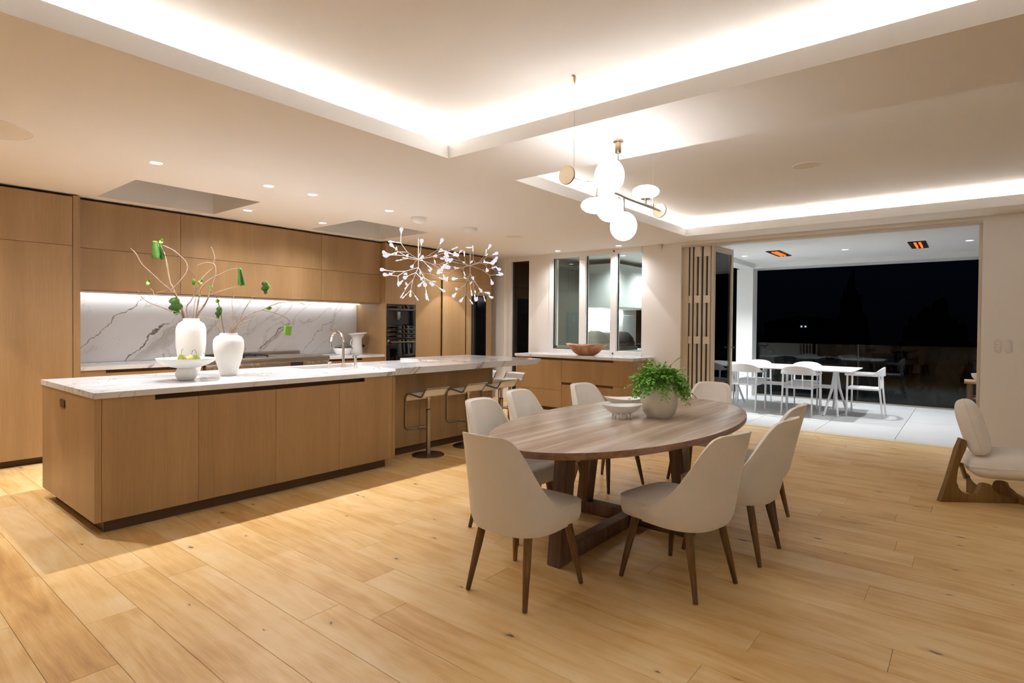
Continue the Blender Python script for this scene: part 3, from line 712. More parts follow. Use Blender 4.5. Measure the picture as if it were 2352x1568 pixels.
# ------------------------------------------------------------------ island
IX0, IY0, IY1 = 1.158, 4.395, 5.69
isl = Cab('kitchen_island', 'long oak kitchen island base with handleless cabinet doors', 'island', (3.3, 5.05, 0))
isl.p('carcass', B((IX0+.022, IY0+.045, .09), (3.12, IY1-.02, .895)), M_GAP, sm=False); isl.p('carcass', B((3.121, IY0+.045, .09), (3.60, 5.16, .895)), M_GAP, sm=False); isl.p('carcass', B((3.121, 5.161, .09), (4.02, IY1-.02, .66)), M_GAP, sm=False)
isl.p('end_panel', B((IX0, IY0, .09), (IX0+.02, IY1, .899)), M_OAK, sm=False)
isl.p('corner_post', B((IX0+.0205, IY0, .09), (1.197, IY0+.02, .899)), M_OAK, sm=False)
gx0, gx1 = 1.51, 3.265
for a, b_ in ((1.198, 1.795), (1.795, 2.391), (2.391, 2.990), (2.990, 3.588)):
    poly = [(a+.0015, .09), (b_-.0015, .09)]
    z1, z2 = .862, .899
    if b_ <= gx0 or a >= gx1: poly += [(b_-.0015, z2), (a+.0015, z2)]
    elif a < gx0: poly += [(b_-.0015, z1), (gx0, z1), (gx0, z2), (a+.0015, z2)]
    elif b_ > gx1: poly += [(b_-.0015, z2), (gx1, z2), (gx1, z1), (a+.0015, z1)]
    else: poly += [(b_-.0015, z1), (a+.0015, z1)]
    isl.p('door', prism(bmesh.new(), poly, IY0, IY0+.02, 'XZ'), M_OAK, sm=False)
isl.p('end_post', B((3.5895, IY0, .09), (3.626, IY0+.33, .899)), M_OAK, sm=False)
YS = 4.71
for a, b_ in ((3.627, 4.23), (4.23, 4.825), (4.825, 5.413), (5.413, 5.436)):
    isl.p('panel', B((a+.0012, YS, .087), (b_-.0012, YS+.02, .899)), M_OAK, sm=False)
isl.p('carcass', B((3.602, YS+.022, .09), (4.02, 5.16, .895)), M_GAP, sm=False); isl.p('carcass', B((4.021, YS+.022, .09), (5.434, IY1-.02, .895)), M_GAP, sm=False)
isl.p('end_panel', B((5.437, YS, .087), (5.457, IY1, .899)), M_OAK, sm=False)
isl.p('back_panel', B((IX0+.022, IY1-.018, .09), (5.436, IY1, .899)), M_OAK, sm=False)
bm = bmesh.new(); box(bm, (IX0+.07, IY0+.07, 0), (3.56, IY1-.07, .088)); box(bm, (3.561, YS+.05, 0), (5.40, IY1-.07, .085))
isl.p('kickboard', bm, M_KICK, sm=False)
top = Cab('island_worktop', 'white marble island worktop with a sink, low section', 'worktop', (2.4, 5.05, .90))
# slab around the sink opening
SX0, SX1, SY0, SY1 = 3.15, 3.98, 5.20, 5.60
bm = bmesh.new(); X1, Y1 = 3.614, 5.70
xs_ = [1.154, SX0, 3.613, SX1, 4.789]; ys_ = [4.375, 4.978, SY0, SY1, 5.71]
slabcells(bm, xs_, ys_, {(1, 2), (2, 2), (2, 0), (3, 0)}, .901, .940)
top.p('slab', bm, M_MARBLE, sm=False)
sb = bmesh.new(); box(sb, (SX0-.01, SY0-.01, .70), (SX1+.01, SY1+.01, .705)); 
for a, b_ in (((SX0-.015, SY0-.015, .70), (SX0-.001, SY1+.015, .90)), ((SX1+.001, SY0-.015, .70), (SX1+.015, SY1+.015, .90)), ((SX0-.001, SY0-.015, .70), (SX1+.001, SY0-.001, .90)), ((SX0-.001, SY1+.001, .70), (SX1+.001, SY1+.015, .90))): box(sb, a, b_)
snk = fin('undermount_sink', sb, M_STEEL, loc=(3.565, 5.4, .70), sub=(3.565, 5.4, .70), sm=False); tag(snk, 'steel sink set into the island worktop beside the tap', 'sink')
bar = fin('breakfast_slab', prism(bmesh.new(), [(0, 0), (6.03-3.614, 0), (6.03-3.614, 5.71-4.375), (4.79-3.614, 5.71-4.375), (4.79-3.614, 4.979-4.375), (0, 4.979-4.375)], 0, .066, 'XY', bev=0), M_MARBLE, loc=(3.614, 4.375, .901), sm=False)
tag(bar, 'thick raised marble breakfast slab overhanging the bar stools', 'worktop')
o = fin('island_socket', pill_on('-X', 0, .125, .060, .005, .016), M_DARKP, loc=(IX0, 0, 0)); o.location = (IX0-.0005, 5.115, .808)
o.rotation_euler = (0, 0, 0); tag(o, 'small bronze socket plate high on the end of the island', 'socket')
# tap set
tp = Cab('kitchen_tap', 'tall arched nickel tap standing at the island sink', 'tap', (3.55, 5.15, .94))
pts = [(3.55, 5.15, .94), (3.55, 5.15, 1.20)]+[(3.55, 5.15+.115-.115*math.cos(a), 1.20+.115*math.sin(a)) for a in [PI*k/14 for k in range(1, 15)]]+[(3.55, 5.38, 1.15)]
tp.p('spout', tube(bmesh.new(), pts, .013, 14), M_CHROME)
tp.p('base', lathe(bmesh.new(), [(.026, 0), (.026, .012), (.018, .016), (.018, .05)], 20, (3.55, 5.15, .94)), M_CHROME)
st = Cab('tap_lever', 'short nickel side lever on the left of the tap', 'tap', (3.38, 5.15, .94))
st.p('column', lathe(bmesh.new(), [(.018, 0), (.014, .004), (.014, .06)], 16, (3.38, 5.15, .94)), M_CHROME)
st.p('lever', B((3.36, 5.13, 1.0), (3.40, 5.17, 1.012), .003), M_CHROME)
sd = Cab('soap_dispenser', 'squat T-shaped nickel soap pump on the right of the tap', 'dispenser', (3.73, 5.19, .94))
sd.p('column', lathe(bmesh.new(), [(.02, 0), (.015, .004), (.015, .09), (.02, .094), (.02, .105)], 16, (3.73, 5.19, .94)), M_CHROME)
bm = bmesh.new(); tube(bm, [(3.68, 5.16, 1.052), (3.79, 5.22, 1.052)], .010); sd.p('pump_head', bm, M_CHROME)

# ------------------------------------------------------------------ sideboard under the window
sbx0, sbx1, sby0, sby1 = 7.70, XF-.002, 3.91, 6.115
sdb = Cab('sideboard_cabinet', 'low oak cabinet with wide drawers under the servery window', 'cabinet', (8.0, 5.0, 0))
sdb.p('carcass', B((sbx0+.022, sby0+.022, .06), (sbx1, sby1-.02, .872)), M_GAP, sm=False)
sdb.p('end_panel', B((sbx0, sby0, .0), (sbx1, sby0+.02, .874)), M_OAK, sm=False)
sdb.p('end_panel', B((sbx0, sby1-.02, .0), (sbx1, sby1, .874)), M_OAK, sm=False)
sdb.p('end_post', B((sbx0, 3.931, .06), (sbx0+.02, 3.962, .874)), M_OAK, sm=False)
def ydoor(poly): return prism(bmesh.new(), poly, sbx0, sbx0+.02, 'YZ')
gz = .838
sdb.p('drawer_front', ydoor([(5.166, .345), (6.093, .345), (6.093, .873), (5.78, .873), (5.78, gz), (5.166, gz)]), M_OAK, sm=False)
sdb.p('drawer_front', ydoor([(5.166, .06), (6.093, .06), (6.093, .341), (5.166, .341)]), M_OAK, sm=False)
sdb.p('drawer_front', ydoor([(3.964, .483), (5.162, .483), (5.162, gz), (4.22, gz), (4.22, .873), (3.964, .873)]), M_OAK, sm=False)
sdb.p('drawer_front', ydoor([(3.964, .06), (5.162, .06), (5.162, .445), (4.22, .445), (4.22, .479), (3.964, .479)]), M_OAK, sm=False)
sdb.p('kickboard', B((sbx0+.06, sby0+.02, 0), (sbx0+.08, sby1-.02, .058)), M_KICK, sm=False)
sw = fin('sideboard_worktop', B((0, 0, 0), (XF-.003-7.68, 6.13-3.885, .044), .0015, 1), M_MARBLE, loc=(7.68, 3.885, .876), sm=False)
tag(sw, 'pale marble top of the sideboard under the servery window', 'worktop')
# carved wooden bowl
bw = bmesh.new(); NA, NR_ = 36, 9; rings = []
def bowlpt(a, t, inner):
    wob = 1+.04*math.sin(3*a+1)+.02*math.sin(5*a)
    rx, ry = .34*wob, .20*wob
    prof = [(0.0, 0), (.42, .0), (.58, .03), (.78, .10), (1.0, .175)]
    k = t*(len(prof)-1); i = min(int(k), len(prof)-2); f = k-i
    rr = prof[i][0]*(1-f)+prof[i+1][0]*f; zz = prof[i][1]*(1-f)+prof[i+1][1]*f
    if inner: rr *= .93; zz = zz*.9+.016
    zz += (0.012*math.sin(2*a+.6)+.006*math.sin(5*a))*t*t
    return Vector((math.sin(a)*ry*rr, math.cos(a)*rx*rr, zz))
for inner, order in ((False, range(1, NR_+1)), (True, range(NR_, 0, -1))):
    for q in order: rings.append([bw.verts.new(bowlpt(2*PI*k/NA, q/NR_, inner)) for k in range(NA)])
for a, b_ in zip(rings, rings[1:]):
    for k in range(NA): bw.faces.new((a[k], a[(k+1) % NA], b_[(k+1) % NA], b_[k]))
bw.faces.new(rings[0]); bw.faces.new(rings[-1])
wbw = fin('wooden_bowl', bw, M_WBOWL, loc=(8.0, 4.88, .922)); wbw.rotation_euler = (0, 0, R(18)); tag(wbw, 'rough carved reddish wooden bowl on the sideboard by the window', 'bowl')

# ------------------------------------------------------------------ ceiling fixtures
def downlight(x, y, label, z=CE, power=1.0, col=WARM, light=True, cat='downlight', name='downlight', grp=None):
    t = thing(name, label, cat, (x, y, z), 0, grp)
    bm = lathe(bmesh.new(), [(.045, -.001), (.051, -.004), (.053, 0.0)], 24, cap=False); lathe(bm, [(.045, -.001), (.039, .006)], 24, cap=False)
    fin('trim_ring', bm, M_WHITE, t)
    fin('lens', lathe(bmesh.new(), [(0, -.0005), (.045, -.0005), (.045, .006), (0, .006)], 20), M_LAMP, t)
    if light:
        l = bpy.data.lights.new('downlight_beam', 'SPOT'); l.energy = (26 if x > 8 else 58 if y > 5.2 else 38)*power*K_DOWN; l.color = col; l.spot_size = R(74 if y > 5.2 or x > 8 else 96); l.spot_blend = .12 if y > 5.2 or x > 8 else .75; l.shadow_soft_size = .018
        o = bpy.data.objects.new('downlight_beam', l); COL.objects.link(o); o.location = (x, y, z-.012)
        l2 = bpy.data.lights.new('downlight_spill', 'SPOT'); l2.energy = (34 if x > 8 else 48 if y > 5.2 else 36)*power*K_DOWN; l2.color = col; l2.spot_size = R(150); l2.spot_blend = .9; l2.shadow_soft_size = .018
        o = bpy.data.objects.new('downlight_spill', l2); COL.objects.link(o); o.location = (x, y, z-.012)
    return t
DLS = [(1.777, 5.147, 'nearest downlight over the left half of the island, below the coffer', 1.35),
       (2.726, 5.152, 'second downlight from the left in the row over the island', 1.2),
       (3.178, 5.141, 'third downlight from the left in the row over the island', 1.0),
       (4.157, 5.161, 'rightmost downlight in the row over the island, before the leaf chandeliers', 1.1),
       (3.168, 6.457, 'downlight between the two square skylights, close to the left one', .9),
       (4.147, 6.476, 'downlight at the left corner of the farther skylight', .9),
       (6.911, 6.509, 'downlight above the gap between the tall pantry doors', 1.0),
       (8.125, 5.553, 'left downlight over the servery window', 1.0),
       (8.159, 4.398, 'right downlight over the servery window', 1.0)]
for x, y, lb, p in DLS: downlight(x, y, lb, power=p)
# continuation of the rows outside the frame, to the left
downlight(.80, 5.147, 'downlight left of the picture, in line with the row over the island', power=1.2)
downlight(.25, 6.47, 'downlight left of the picture, in line with the row over the aisle', power=1.2)
for x, y, lb, r in ((.73, 5.13, 'large round ceiling speaker at the left edge of the ceiling', .27), (4.995, 1.03, 'round flush ceiling speaker in the recess over the patio side', .105), (6.444, 5.178, 'round flush ceiling speaker near the servery window', .12)):
    z = CE if x < 1 or y > 4 else 2.93
    if z > 2.8: x, y = x*(1.53/1.29), y*(1.53/1.29); r *= 1.18
    t = thing('ceiling_speaker', lb, 'speaker', (x, y, z))
    fin('rim', lathe(bmesh.new(), [(r-.008, -.001), (r-.006, -.005), (r, -.004), (r+.002, 0)], 48, cap=False), M_CEIL, t)
    fin('grille', lathe(bmesh.new(), [(0, -.003), (r-.006, -.003)], 48, cap=False), M_SPK, t)

# leaf chandeliers
def disc_mesh():
    bm = bmesh.new()
    lathe(bm, [(0, .0), (.0032, .004), (.0045, .014), (.0075, .022), (.015, .032), (.0215, .043), (.0240, .056), (.0215, .069), (.014, .078), (0, .081)], 12)
    for v in bm.verts:
        if v.co.z > .02: v.co.y *= .34
    return bm
bulb0 = bmesh.new(); bulb0.free()
def chandelier(x, y, ztop, label, seed):
    r = random.Random(seed)
    t = thing('leaf_chandelier', label, 'chandelier', (x, y, 2.19), 0, 'branching leaf chandeliers over the island')
    ca = lathe(bmesh.new(), [(0, .425), (.03, .43), (.075, .448), (.092, .47), (.094, .4995), (0, .4995)], 32); fin('canopy', ca, M_WHITE, t)
    fin('cable', tube(bmesh.new(), [(0, 0, ztop-2.19), (0, 0, .44)], .0016, 6), M_WHITE, t)
    fin('rod', tube(bmesh.new(), [(0, 0, -.01), (0, 0, ztop-2.19-.03), (0, 0, ztop-2.19-.03), (0, 0, ztop-2.19)], [.006, .006, .009, .009], 10), M_PLAST, t)
    br = bmesh.new(); ends = []
    def grow(p, d, L, depth):
        q = p+d*L
        tube(br, [p, q], [.0032, .0026], 5)
        if depth == 0: ends.append((q, d)); return
        side = d.cross(Vector((r.uniform(-1, 1), r.uniform(-1, 1), r.uniform(-1, 1)))).normalized()
        for s_ in (1, -1):
            d2 = (d+side*s_*(r.uniform(.42, .66) if depth > 1 else r.uniform(.6, 1.1))).normalized()
            grow(q, d2, L*r.uniform(.62, .85) if depth > 1 else r.uniform(.055, .12), depth-1)
        if depth == 1 and r.random() < .25: ends.append((q+d*.01, (d+side*.1).normalized()))
    n = 12
    for k in range(n):
        a = 2*PI*k/n*1.0+r.uniform(-.15, .15); el = [0.30, -.45, .08, -.95, .20, -.28][k % 6]+r.uniform(-.1, .1)
        d = Vector((math.cos(a)*math.cos(el), math.sin(a)*math.cos(el), math.sin(el)))
        z0 = 0.0 if el > -.3 else -.10
        p0 = Vector((0, 0, z0))
        grow(p0, d, r.uniform(.15, .19), 2)
    tube(br, [(0, 0, -.01), (0, 0, -.11)], .004, 6)
    fin('branches', br, M_PLAST, t)
    return t, ends
BULB = None
for x, y, zt, lb, sd_ in ((4.64, 5.205, 2.437, 'left of the two leaf chandeliers, in front of the second skylight', 5), (5.555, 5.205, 2.342, 'right of the two leaf chandeliers, nearer the servery window', 12)):
    t, ends = chandelier(x, y, zt, lb, sd_)
    for p, d in ends:
        if BULB is None:
            o = fin('leaf_light', disc_mesh(), M_BULB, t); o.data.materials.append(M_BULBN); BULB = o
            for f in o.data.polygons:
                if f.center.z < .022: f.material_index = 1
        else:
            o = BULB.copy(); COL.objects.link(o); o.parent = t
        o.location = p; o.rotation_mode = 'QUATERNION'
        q = d.to_track_quat('Z', 'Y'); from mathutils import Quaternion
        o.rotation_quaternion = q @ Quaternion((0, 0, 1), rng.uniform(0, 2*PI))

# dining pendant
PY = 1.92; PZ = 2.315
pn = Cab('linear_pendant', 'horizontal rod pendant with five opal glass globes over the dining table', 'pendant lamp', (3.54, PY, PZ))
pn.p('rod', tube(bmesh.new(), [(2.905, PY, PZ), (4.215, PY, PZ)], .011, 12), M_STEEL)
def disc(x, r, th, y=PY, z=PZ):
    bm = lathe(bmesh.new(), [(0, -th/2), (r-.003, -th/2), (r, -th/2+.003), (r, th/2-.003), (r-.003, th/2), (0, th/2)], 32)
    bmesh.ops.rotate(bm, verts=bm.verts, matrix=Matrix.Rotation(R(90), 3, 'Y')); bmesh.ops.translate(bm, verts=bm.verts, vec=(x, y, z)); return bm
pn.p('end_disc', disc(2.90, .058, .014), M_BRASS); pn.p('end_disc', disc(4.222, .058, .014), M_BRASS)
for x, zt in ((2.977, 2.938), (4.10, 2.928)):
    pn.p('cable', tube(bmesh.new(), [(x, PY, PZ+.03), (x, PY, zt-.03)], .0014, 6), M_STEEL)
    pn.p('ceiling_anchor', lathe(bmesh.new(), [(.005, -.045), (.010, -.03), (.012, -.003), (.018, 0)], 16, (x, PY, zt)), M_BRASS)
    pn.p('clip', lathe(bmesh.new(), [(.010, .005), (.010, .03), (.004, .035), (.004, .045)], 12, (x, PY, PZ)), M_STEEL)
pn.p('cable', tube(bmesh.new(), [(3.54, PY, PZ), (3.54, PY, CE-.08)], .005, 8), M_STEEL)
pn.p('ceiling_rose', lathe(bmesh.new(), [(.019, -.088), (.021, -.085), (.021, -.014), (.036, -.012), (.036, 0)], 24, (3.54, PY, CE)), M_BRASS)
def globe(c, rx, ry, rz, cap_dir, cap_r, rod_to):
    bm = bmesh.new(); bmesh.ops.create_uvsphere(bm, u_segments=32, v_segments=18, radius=1)
    bmesh.ops.scale(bm, verts=bm.verts, vec=(rx, ry, rz)); bmesh.ops.translate(bm, verts=bm.verts, vec=c)
    g = pn.p('globe', bm, M_GLOBE)
    bm = bmesh.new(); c = Vector(c); d = Vector(cap_dir).normalized(); e = c+Vector((d.x*rx, d.y*ry, d.z*rz))
    tube(bm, [e-d*.012, e+d*.006], cap_r, 20); tube(bm, [e, Vector(rod_to)], .008, 10)
    pn.p('arm', bm, M_STEEL)
globe((3.297, 1.85, 2.382), .096, .096, .115, (.4, .7, -.5), .02, (3.36, PY, PZ))
globe((3.272, PY+.01, 2.196), .103, .103, .052, (0, 0, 1), .034, (3.272, PY, PZ))
globe((3.62, PY+.11, 2.25), .094, .094, .10, (0, -.8, .5), .02, (3.62, PY, PZ))
globe((3.63, PY-.0, 2.108), .094, .094, .102, (0, 0, 1), .018, (3.63, PY, PZ))
globe((3.975, PY, 2.415), .101, .101, .048, (0, 0, -1), .036, (3.975, PY, PZ))
tube_ = bmesh.new(); tube(tube_, [(3.10, PY, PZ), (3.25, PY-.05, PZ+.03)], .006); pn.p('arm', tube_, M_STEEL)

# ------------------------------------------------------------------ dining table
TX, TY, TA, TB, TZ = 3.69, 1.86, 1.367, .671, .75
tb = Cab('dining_table', 'long oval weathered wood dining table on a cross base', 'table', (TX, TY, 0))
bm = bmesh.new(); NP = 96
def ell(sx, z): return [bm.verts.new((TX+(TA-sx)*math.cos(2*PI*k/NP), TY+(TB-sx)*math.sin(2*PI*k/NP), z)) for k in range(NP)]
rr = [ell(.012, TZ-.042), ell(.002, TZ-.038), ell(0, TZ-.034), ell(0, TZ-.006), ell(.002, TZ-.002), ell(.008, TZ)]
for a, b_ in zip(rr, rr[1:]):
    for k in range(NP): bm.faces.new((a[k], a[(k+1) % NP], b_[(k+1) % NP], b_[k]))
bm.faces.new(list(reversed(rr[0]))); bm.faces.new(rr[-1])
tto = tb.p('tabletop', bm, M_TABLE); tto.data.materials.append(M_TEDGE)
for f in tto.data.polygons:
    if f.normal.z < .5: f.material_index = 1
bm = bmesh.new(); box(bm, (TX-1.0, TY-.05, TZ-.10), (TX+1.0, TY+.05, TZ-.043), .003); tb.p('top_rail', bm, M_TBASE)
bm = bmesh.new(); box(bm, (TX-.06, TY-.42, TZ-.10), (TX+.06, TY-.0505, TZ-.043), .003); box(bm, (TX-.06, TY+.0505, TZ-.10), (TX+.06, TY+.42, TZ-.043), .003); tb.p('top_rail', bm, M_TBASE)
tb.p('floor_beam', B((TX-.97, TY-.042, .004), (TX+.97, TY+.042, .09), .006), M_TBASE)
bm = bmesh.new(); box(bm, (TX-.045, TY-.42, .004), (TX+.045, TY-.043, .09), .006); box(bm, (TX-.045, TY+.043, .004), (TX+.045, TY+.42, .09), .006); tb.p('floor_beam', bm, M_TBASE)
def post(b0, b1, t0, t1):
    bm = bmesh.new()
    vb = [bm.verts.new(p) for p in ((b0[0], b0[1], 0), (b1[0], b0[1], 0), (b1[0], b1[1], 0), (b0[0], b1[1], 0))]
    vt = [bm.verts.new(p) for p in ((t0[0], t0[1], TZ-.043), (t1[0], t0[1], TZ-.043), (t1[0], t1[1], TZ-.043), (t0[0], t1[1], TZ-.043))]
    bm.faces.new(list(reversed(vb))); bm.faces.new(vt)
    for k in range(4): bm.faces.new((vb[k], vb[(k+1) % 4], vt[(k+1) % 4], vt[k]))
    bmesh.ops.bevel(bm, geom=list(bm.edges), offset=.006, segments=2, affect='EDGES')
    tb.p('post', bm, M_TBASE)
post((2.705, TY-.048), (2.80, TY+.048), (2.785, TY-.048), (2.88, TY+.048))
post((2*TX-2.80, TY-.048), (2*TX-2.705, TY+.048), (2*TX-2.88, TY-.048), (2*TX-2.785, TY+.048))
post((TX-.048, TY+.355), (TX+.048, TY+.45), (TX-.048, TY+.27), (TX+.048, TY+.365))
post((TX-.048, TY-.45), (TX+.048, TY-.355), (TX-.048, TY-.365), (TX+.048, TY-.27))

# ------------------------------------------------------------------ dining chairs
def make_chair(label, loc, rz):
    t = thing('dining_chair', label, 'chair', loc, rz, 'upholstered dining chairs around the oval table')
    # seat pad, front towards +Y
    bm = bmesh.new(); n = 40
    def outline(s, z, dy=0.0):
        P = []
        for k in range(n):
            a = 2*PI*k/n; c_, s_ = math.cos(a), math.sin(a)
            x = math.copysign(abs(c_)**.40, c_); y = math.copysign(abs(s_)**.45, s_)
            wid = .245-.02*(1-y)/2
            P.append(bm.verts.new((x*(wid-s), .028+y*(.255-s)+dy, z)))
        return P
    R_ = [outline(.035, .345), outline(.008, .355), outline(0, .385), outline(.0, .445), outline(.006, .452), outline(.03, .460), outline(.07, .467), outline(.14, .472)]
    for a, b_ in zip(R_, R_[1:]):
        for k in range(n): bm.faces.new((a[k], a[(k+1) % n], b_[(k+1) % n], b_[k]))
    bm.faces.new(list(reversed(R_[0]))); bm.faces.new(R_[-1])
    fin('seat', bm, M_FAB, t, ang=60)
    # wrap-around back shell
    NA_, NB_ = 44, 12; bm = bmesh.new()
    def plan(a):
        th = a*R(100); ca, sa = math.cos(th), math.sin(th)
        x = math.copysign(abs(sa)**.72, sa)*.258; y = -math.copysign(abs(ca)**.80, ca)*.262
        if abs(a) > .9: y = max(y, 0)+(abs(a)-.9)*.2
        return x, y
    def topz(a):
        q = abs(a); T = ((0, .862), (.16, .861), (.28, .855), (.36, .838), (.43, .80), (.50, .735), (.58, .655), (.66, .585), (.75, .525), (.85, .475), (.93, .447), (1.0, .428))
        for (a0, z0), (a1, z1) in zip(T, T[1:]):
            if q <= a1: f = (q-a0)/(a1-a0); return z0+(z1-z0)*f
        return .428
    def shellpt(a, b_, off):
        x, y = plan(a); z0 = .350; z = z0+(topz(a)-z0)*b_
        h = max(0, (z-.40)/.46)
        d_ = Vector((x, y-.01)); nrm = Vector((x/.07, y/.07)).normalized()
        lean = .105*h**1.15*max(0, -y/.262)
        k_ = 1-.10*h; k0 = 1-.10*max(0, (.42-z)/.075)**1.6
        p = Vector((x*k_*k0, y*k0-lean))-nrm*off
        return Vector((p.x, p.y, z))
    outer = [[bm.verts.new(shellpt(-1+2*i/NA_, j/NB_, 0)) for j in range(NB_+1)] for i in range(NA_+1)]
    inner = [[bm.verts.new(shellpt(-1+2*i/NA_, j/NB_, .042*(1-.0*j/NB_))-Vector((0, 0, .004 if j == NB_ else 0))) for j in range(NB_+1)] for i in range(NA_+1)]
    for i in range(NA_):
        for j in range(NB_):
            bm.faces.new((outer[i][j], outer[i+1][j], outer[i+1][j+1], outer[i][j+1]))
            bm.faces.new((inner[i][j], inner[i][j+1], inner[i+1][j+1], inner[i+1][j]))
        bm.faces.new((outer[i][NB_], outer[i+1][NB_], inner[i+1][NB_], inner[i][NB_]))
        bm.faces.new((outer[i][0], inner[i][0], inner[i+1][0], outer[i+1][0]))
    for i in (0, NA_):
        for j in range(NB_): bm.faces.new((outer[i][j], outer[i][j+1], inner[i][j+1], inner[i][j]))
    bk = fin('back_shell', bm, M_FAB, t, ang=50)
    rim = [shellpt(-1+2*i/NA_, 1, .003)+Vector((0, 0, .001)) for i in range(NA_+1)]
    rim = [shellpt(-1, j/6, .003) for j in range(0, 6)]+rim+[shellpt(1, j/6, .003) for j in range(5, -1, -1)]
    fin('piping', tube(bmesh.new(), rim, .0042, 6), M_PIPE, bk)
    fin('welt', tube(bmesh.new(), [v for v in [Vector((math.copysign(abs(math.cos(a))**.40, math.cos(a))*(.245-.02*(1-math.copysign(abs(math.sin(a))**.45, math.sin(a)))/2+.0005), .028+math.copysign(abs(math.sin(a))**.45, math.sin(a))*.2555, .446)) for a in [2*PI*k/40 for k in range(-2, 23)]]], .0022, 5), M_FAB, t)
    for sx in (-1, 1):
        for (fx, fy, tx, ty, tz) in ((.23, .225, .175, .165, .36), (.19, -.225, .15, -.15, .355)):
            bm = bmesh.new(); tube(bm, [(sx*tx, ty, tz), (sx*(tx+(fx-tx)*.35), ty+(fy-ty)*.35, tz*.65), (sx*fx, fy, .002)], [.022, .021, .0125], 14)
            fin('leg', bm, M_WALNUT, t)
    return t
CH = make_chair('cream upholstered dining chair at the left end of the table, nearest the camera', (2.41, 1.857, 0), R(-90))
for x, y, rz, lb in ((3.035, 1.235, R(-12), 'cream dining chair on the near long side, leftmost, standing right of the end chair'),
                     (3.675, 1.150, R(-2), 'cream dining chair on the near long side, second from the left'),
                     (4.345, 1.24, R(3), 'cream dining chair on the near long side, farthest from the camera'),
                     (3.06, 2.45, R(180), 'cream dining chair on the kitchen side of the table, directly behind the end chair'),
                     (3.70, 2.60, R(180), 'cream dining chair on the kitchen side of the table, in the middle'),
                     (4.46, 2.50, R(168), 'cream dining chair on the kitchen side, in front of the sideboard drawers'),
                     (5.19, 1.92, R(92), 'cream dining chair at the far end of the table by the folded doors')):
    copy_tree(CH, (x, y, 0), rz, lb)

# ------------------------------------------------------------------ on the table
pot = Cab('potted_fern', 'bushy maidenhair fern in a round plaster pot on the dining table', 'plant', (3.86, 1.74, TZ))
PC = Vector((3.86, 1.74, TZ))
pot.p('pot', lathe(bmesh.new(), [(0, .0), (.085, .0), (.092, .008), (.115, .035), (.129, .085), (.136, .14), (.138, .19), (.131, .235), (.112, .255), (.106, .235), (0, .23)], 40, PC), M_STONEW)
pot.p('soil', lathe(bmesh.new(), [(0, .233), (.104, .233), (.104, .237), (0, .241)], 24, PC), M_FSTEM)
fr = random.Random(3); lv = bmesh.new(); sm_ = bmesh.new()
def leaflet(bm, c, d, n, s):
    d = d.normalized(); sdir = d.cross(n).normalized()
    P = [c, c+d*s*.55+sdir*s*.50, c+d*s*.95+sdir*s*.28, c+d*s+sdir*-.05*s, c+d*s*.9-sdir*s*.35, c+d*s*.5-sdir*s*.5]
    bm.faces.new([bm.verts.new(p) for p in P])
for k in range(185):
    a = fr.uniform(0, 2*PI); el = fr.uniform(.32, 1.4); L = fr.uniform(.14, .205)
    base = PC+Vector((math.cos(a)*.05, math.sin(a)*.05, .245)); drop = fr.uniform(.5, 1.7)*(1.2-el*.5)
    dirh = Vector((math.cos(a), math.sin(a), 0)); P = []
    for i in range(9):
        s_ = i/8; h = L*s_*math.cos(el)*1.05; z = L*s_*math.sin(el)-drop*.17*s_**2.4
        P.append(base+dirh*h+Vector((0, 0, z)))
    tube(sm_, P[:8], .0011, 4)
    for i in range(2, 9):
        sd2 = dirh.cross(Vector((0, 0, 1))); tdir = (P[i]-P[i-1]).normalized()
        for sgn in (-1, 1):
            bl = (.062*(1-.62*i/8))*fr.uniform(.75, 1.15); bdir = (sd2*sgn+tdir*.6+Vector((0, 0, fr.uniform(-.5, .15)))).normalized()
            nn = max(2, int(bl/.011))
            for j in range(1, nn+1):
                c = P[i]+bdir*bl*j/nn
                for s2 in (-1, 1):
                    ld = (bdir*.5+tdir*s2*.8+Vector((0, 0, fr.uniform(-.6, .2)))).normalized()
                    leaflet(lv, c, ld, Vector((fr.uniform(-.5, .5), fr.uniform(-.5, .5), 1)).normalized(), fr.uniform(.0105, .015))
for (a, L, up_) in ((2.2, .30, .30), (4.9, .26, .34), (0.1, .28, .26), (5.6, .31, .10), (2.6, .30, -.05), (3.8, .20, -.10)):
    dirh = Vector((math.cos(a), math.sin(a), 0)); base = PC+Vector((0, 0, .23)); P = [base+dirh*(L*.6*s_)+Vector((0, 0, up_*s_*(1.4-.6*s_)*.75)) for s_ in [i/12 for i in range(13)]]
    tube(sm_, P, .0012, 4)
    for i in range(4, 13):
        for s2 in (-1, 1): leaflet(lv, P[i], (dirh.cross(Vector((0, 0, 1)))*s2+Vector((0, 0, fr.uniform(-.4, .4)))).normalized(), Vector((fr.uniform(-1, 1), fr.uniform(-1, 1), 1)).normalized(), .014)
for v in lv.verts:
    zl = TZ+.165-.035*math.sin(5*math.atan2(v.co.y-PC.y, v.co.x-PC.x))
    if v.co.z < zl: v.co.z = zl+(v.co.z-zl)*.45
fo = pot.p('foliage', lv, M_FERN, sm=False); fo['kind'] = 'stuff'
fo = pot.p('stems', sm_, M_FSTEM); fo['kind'] = 'stuff'
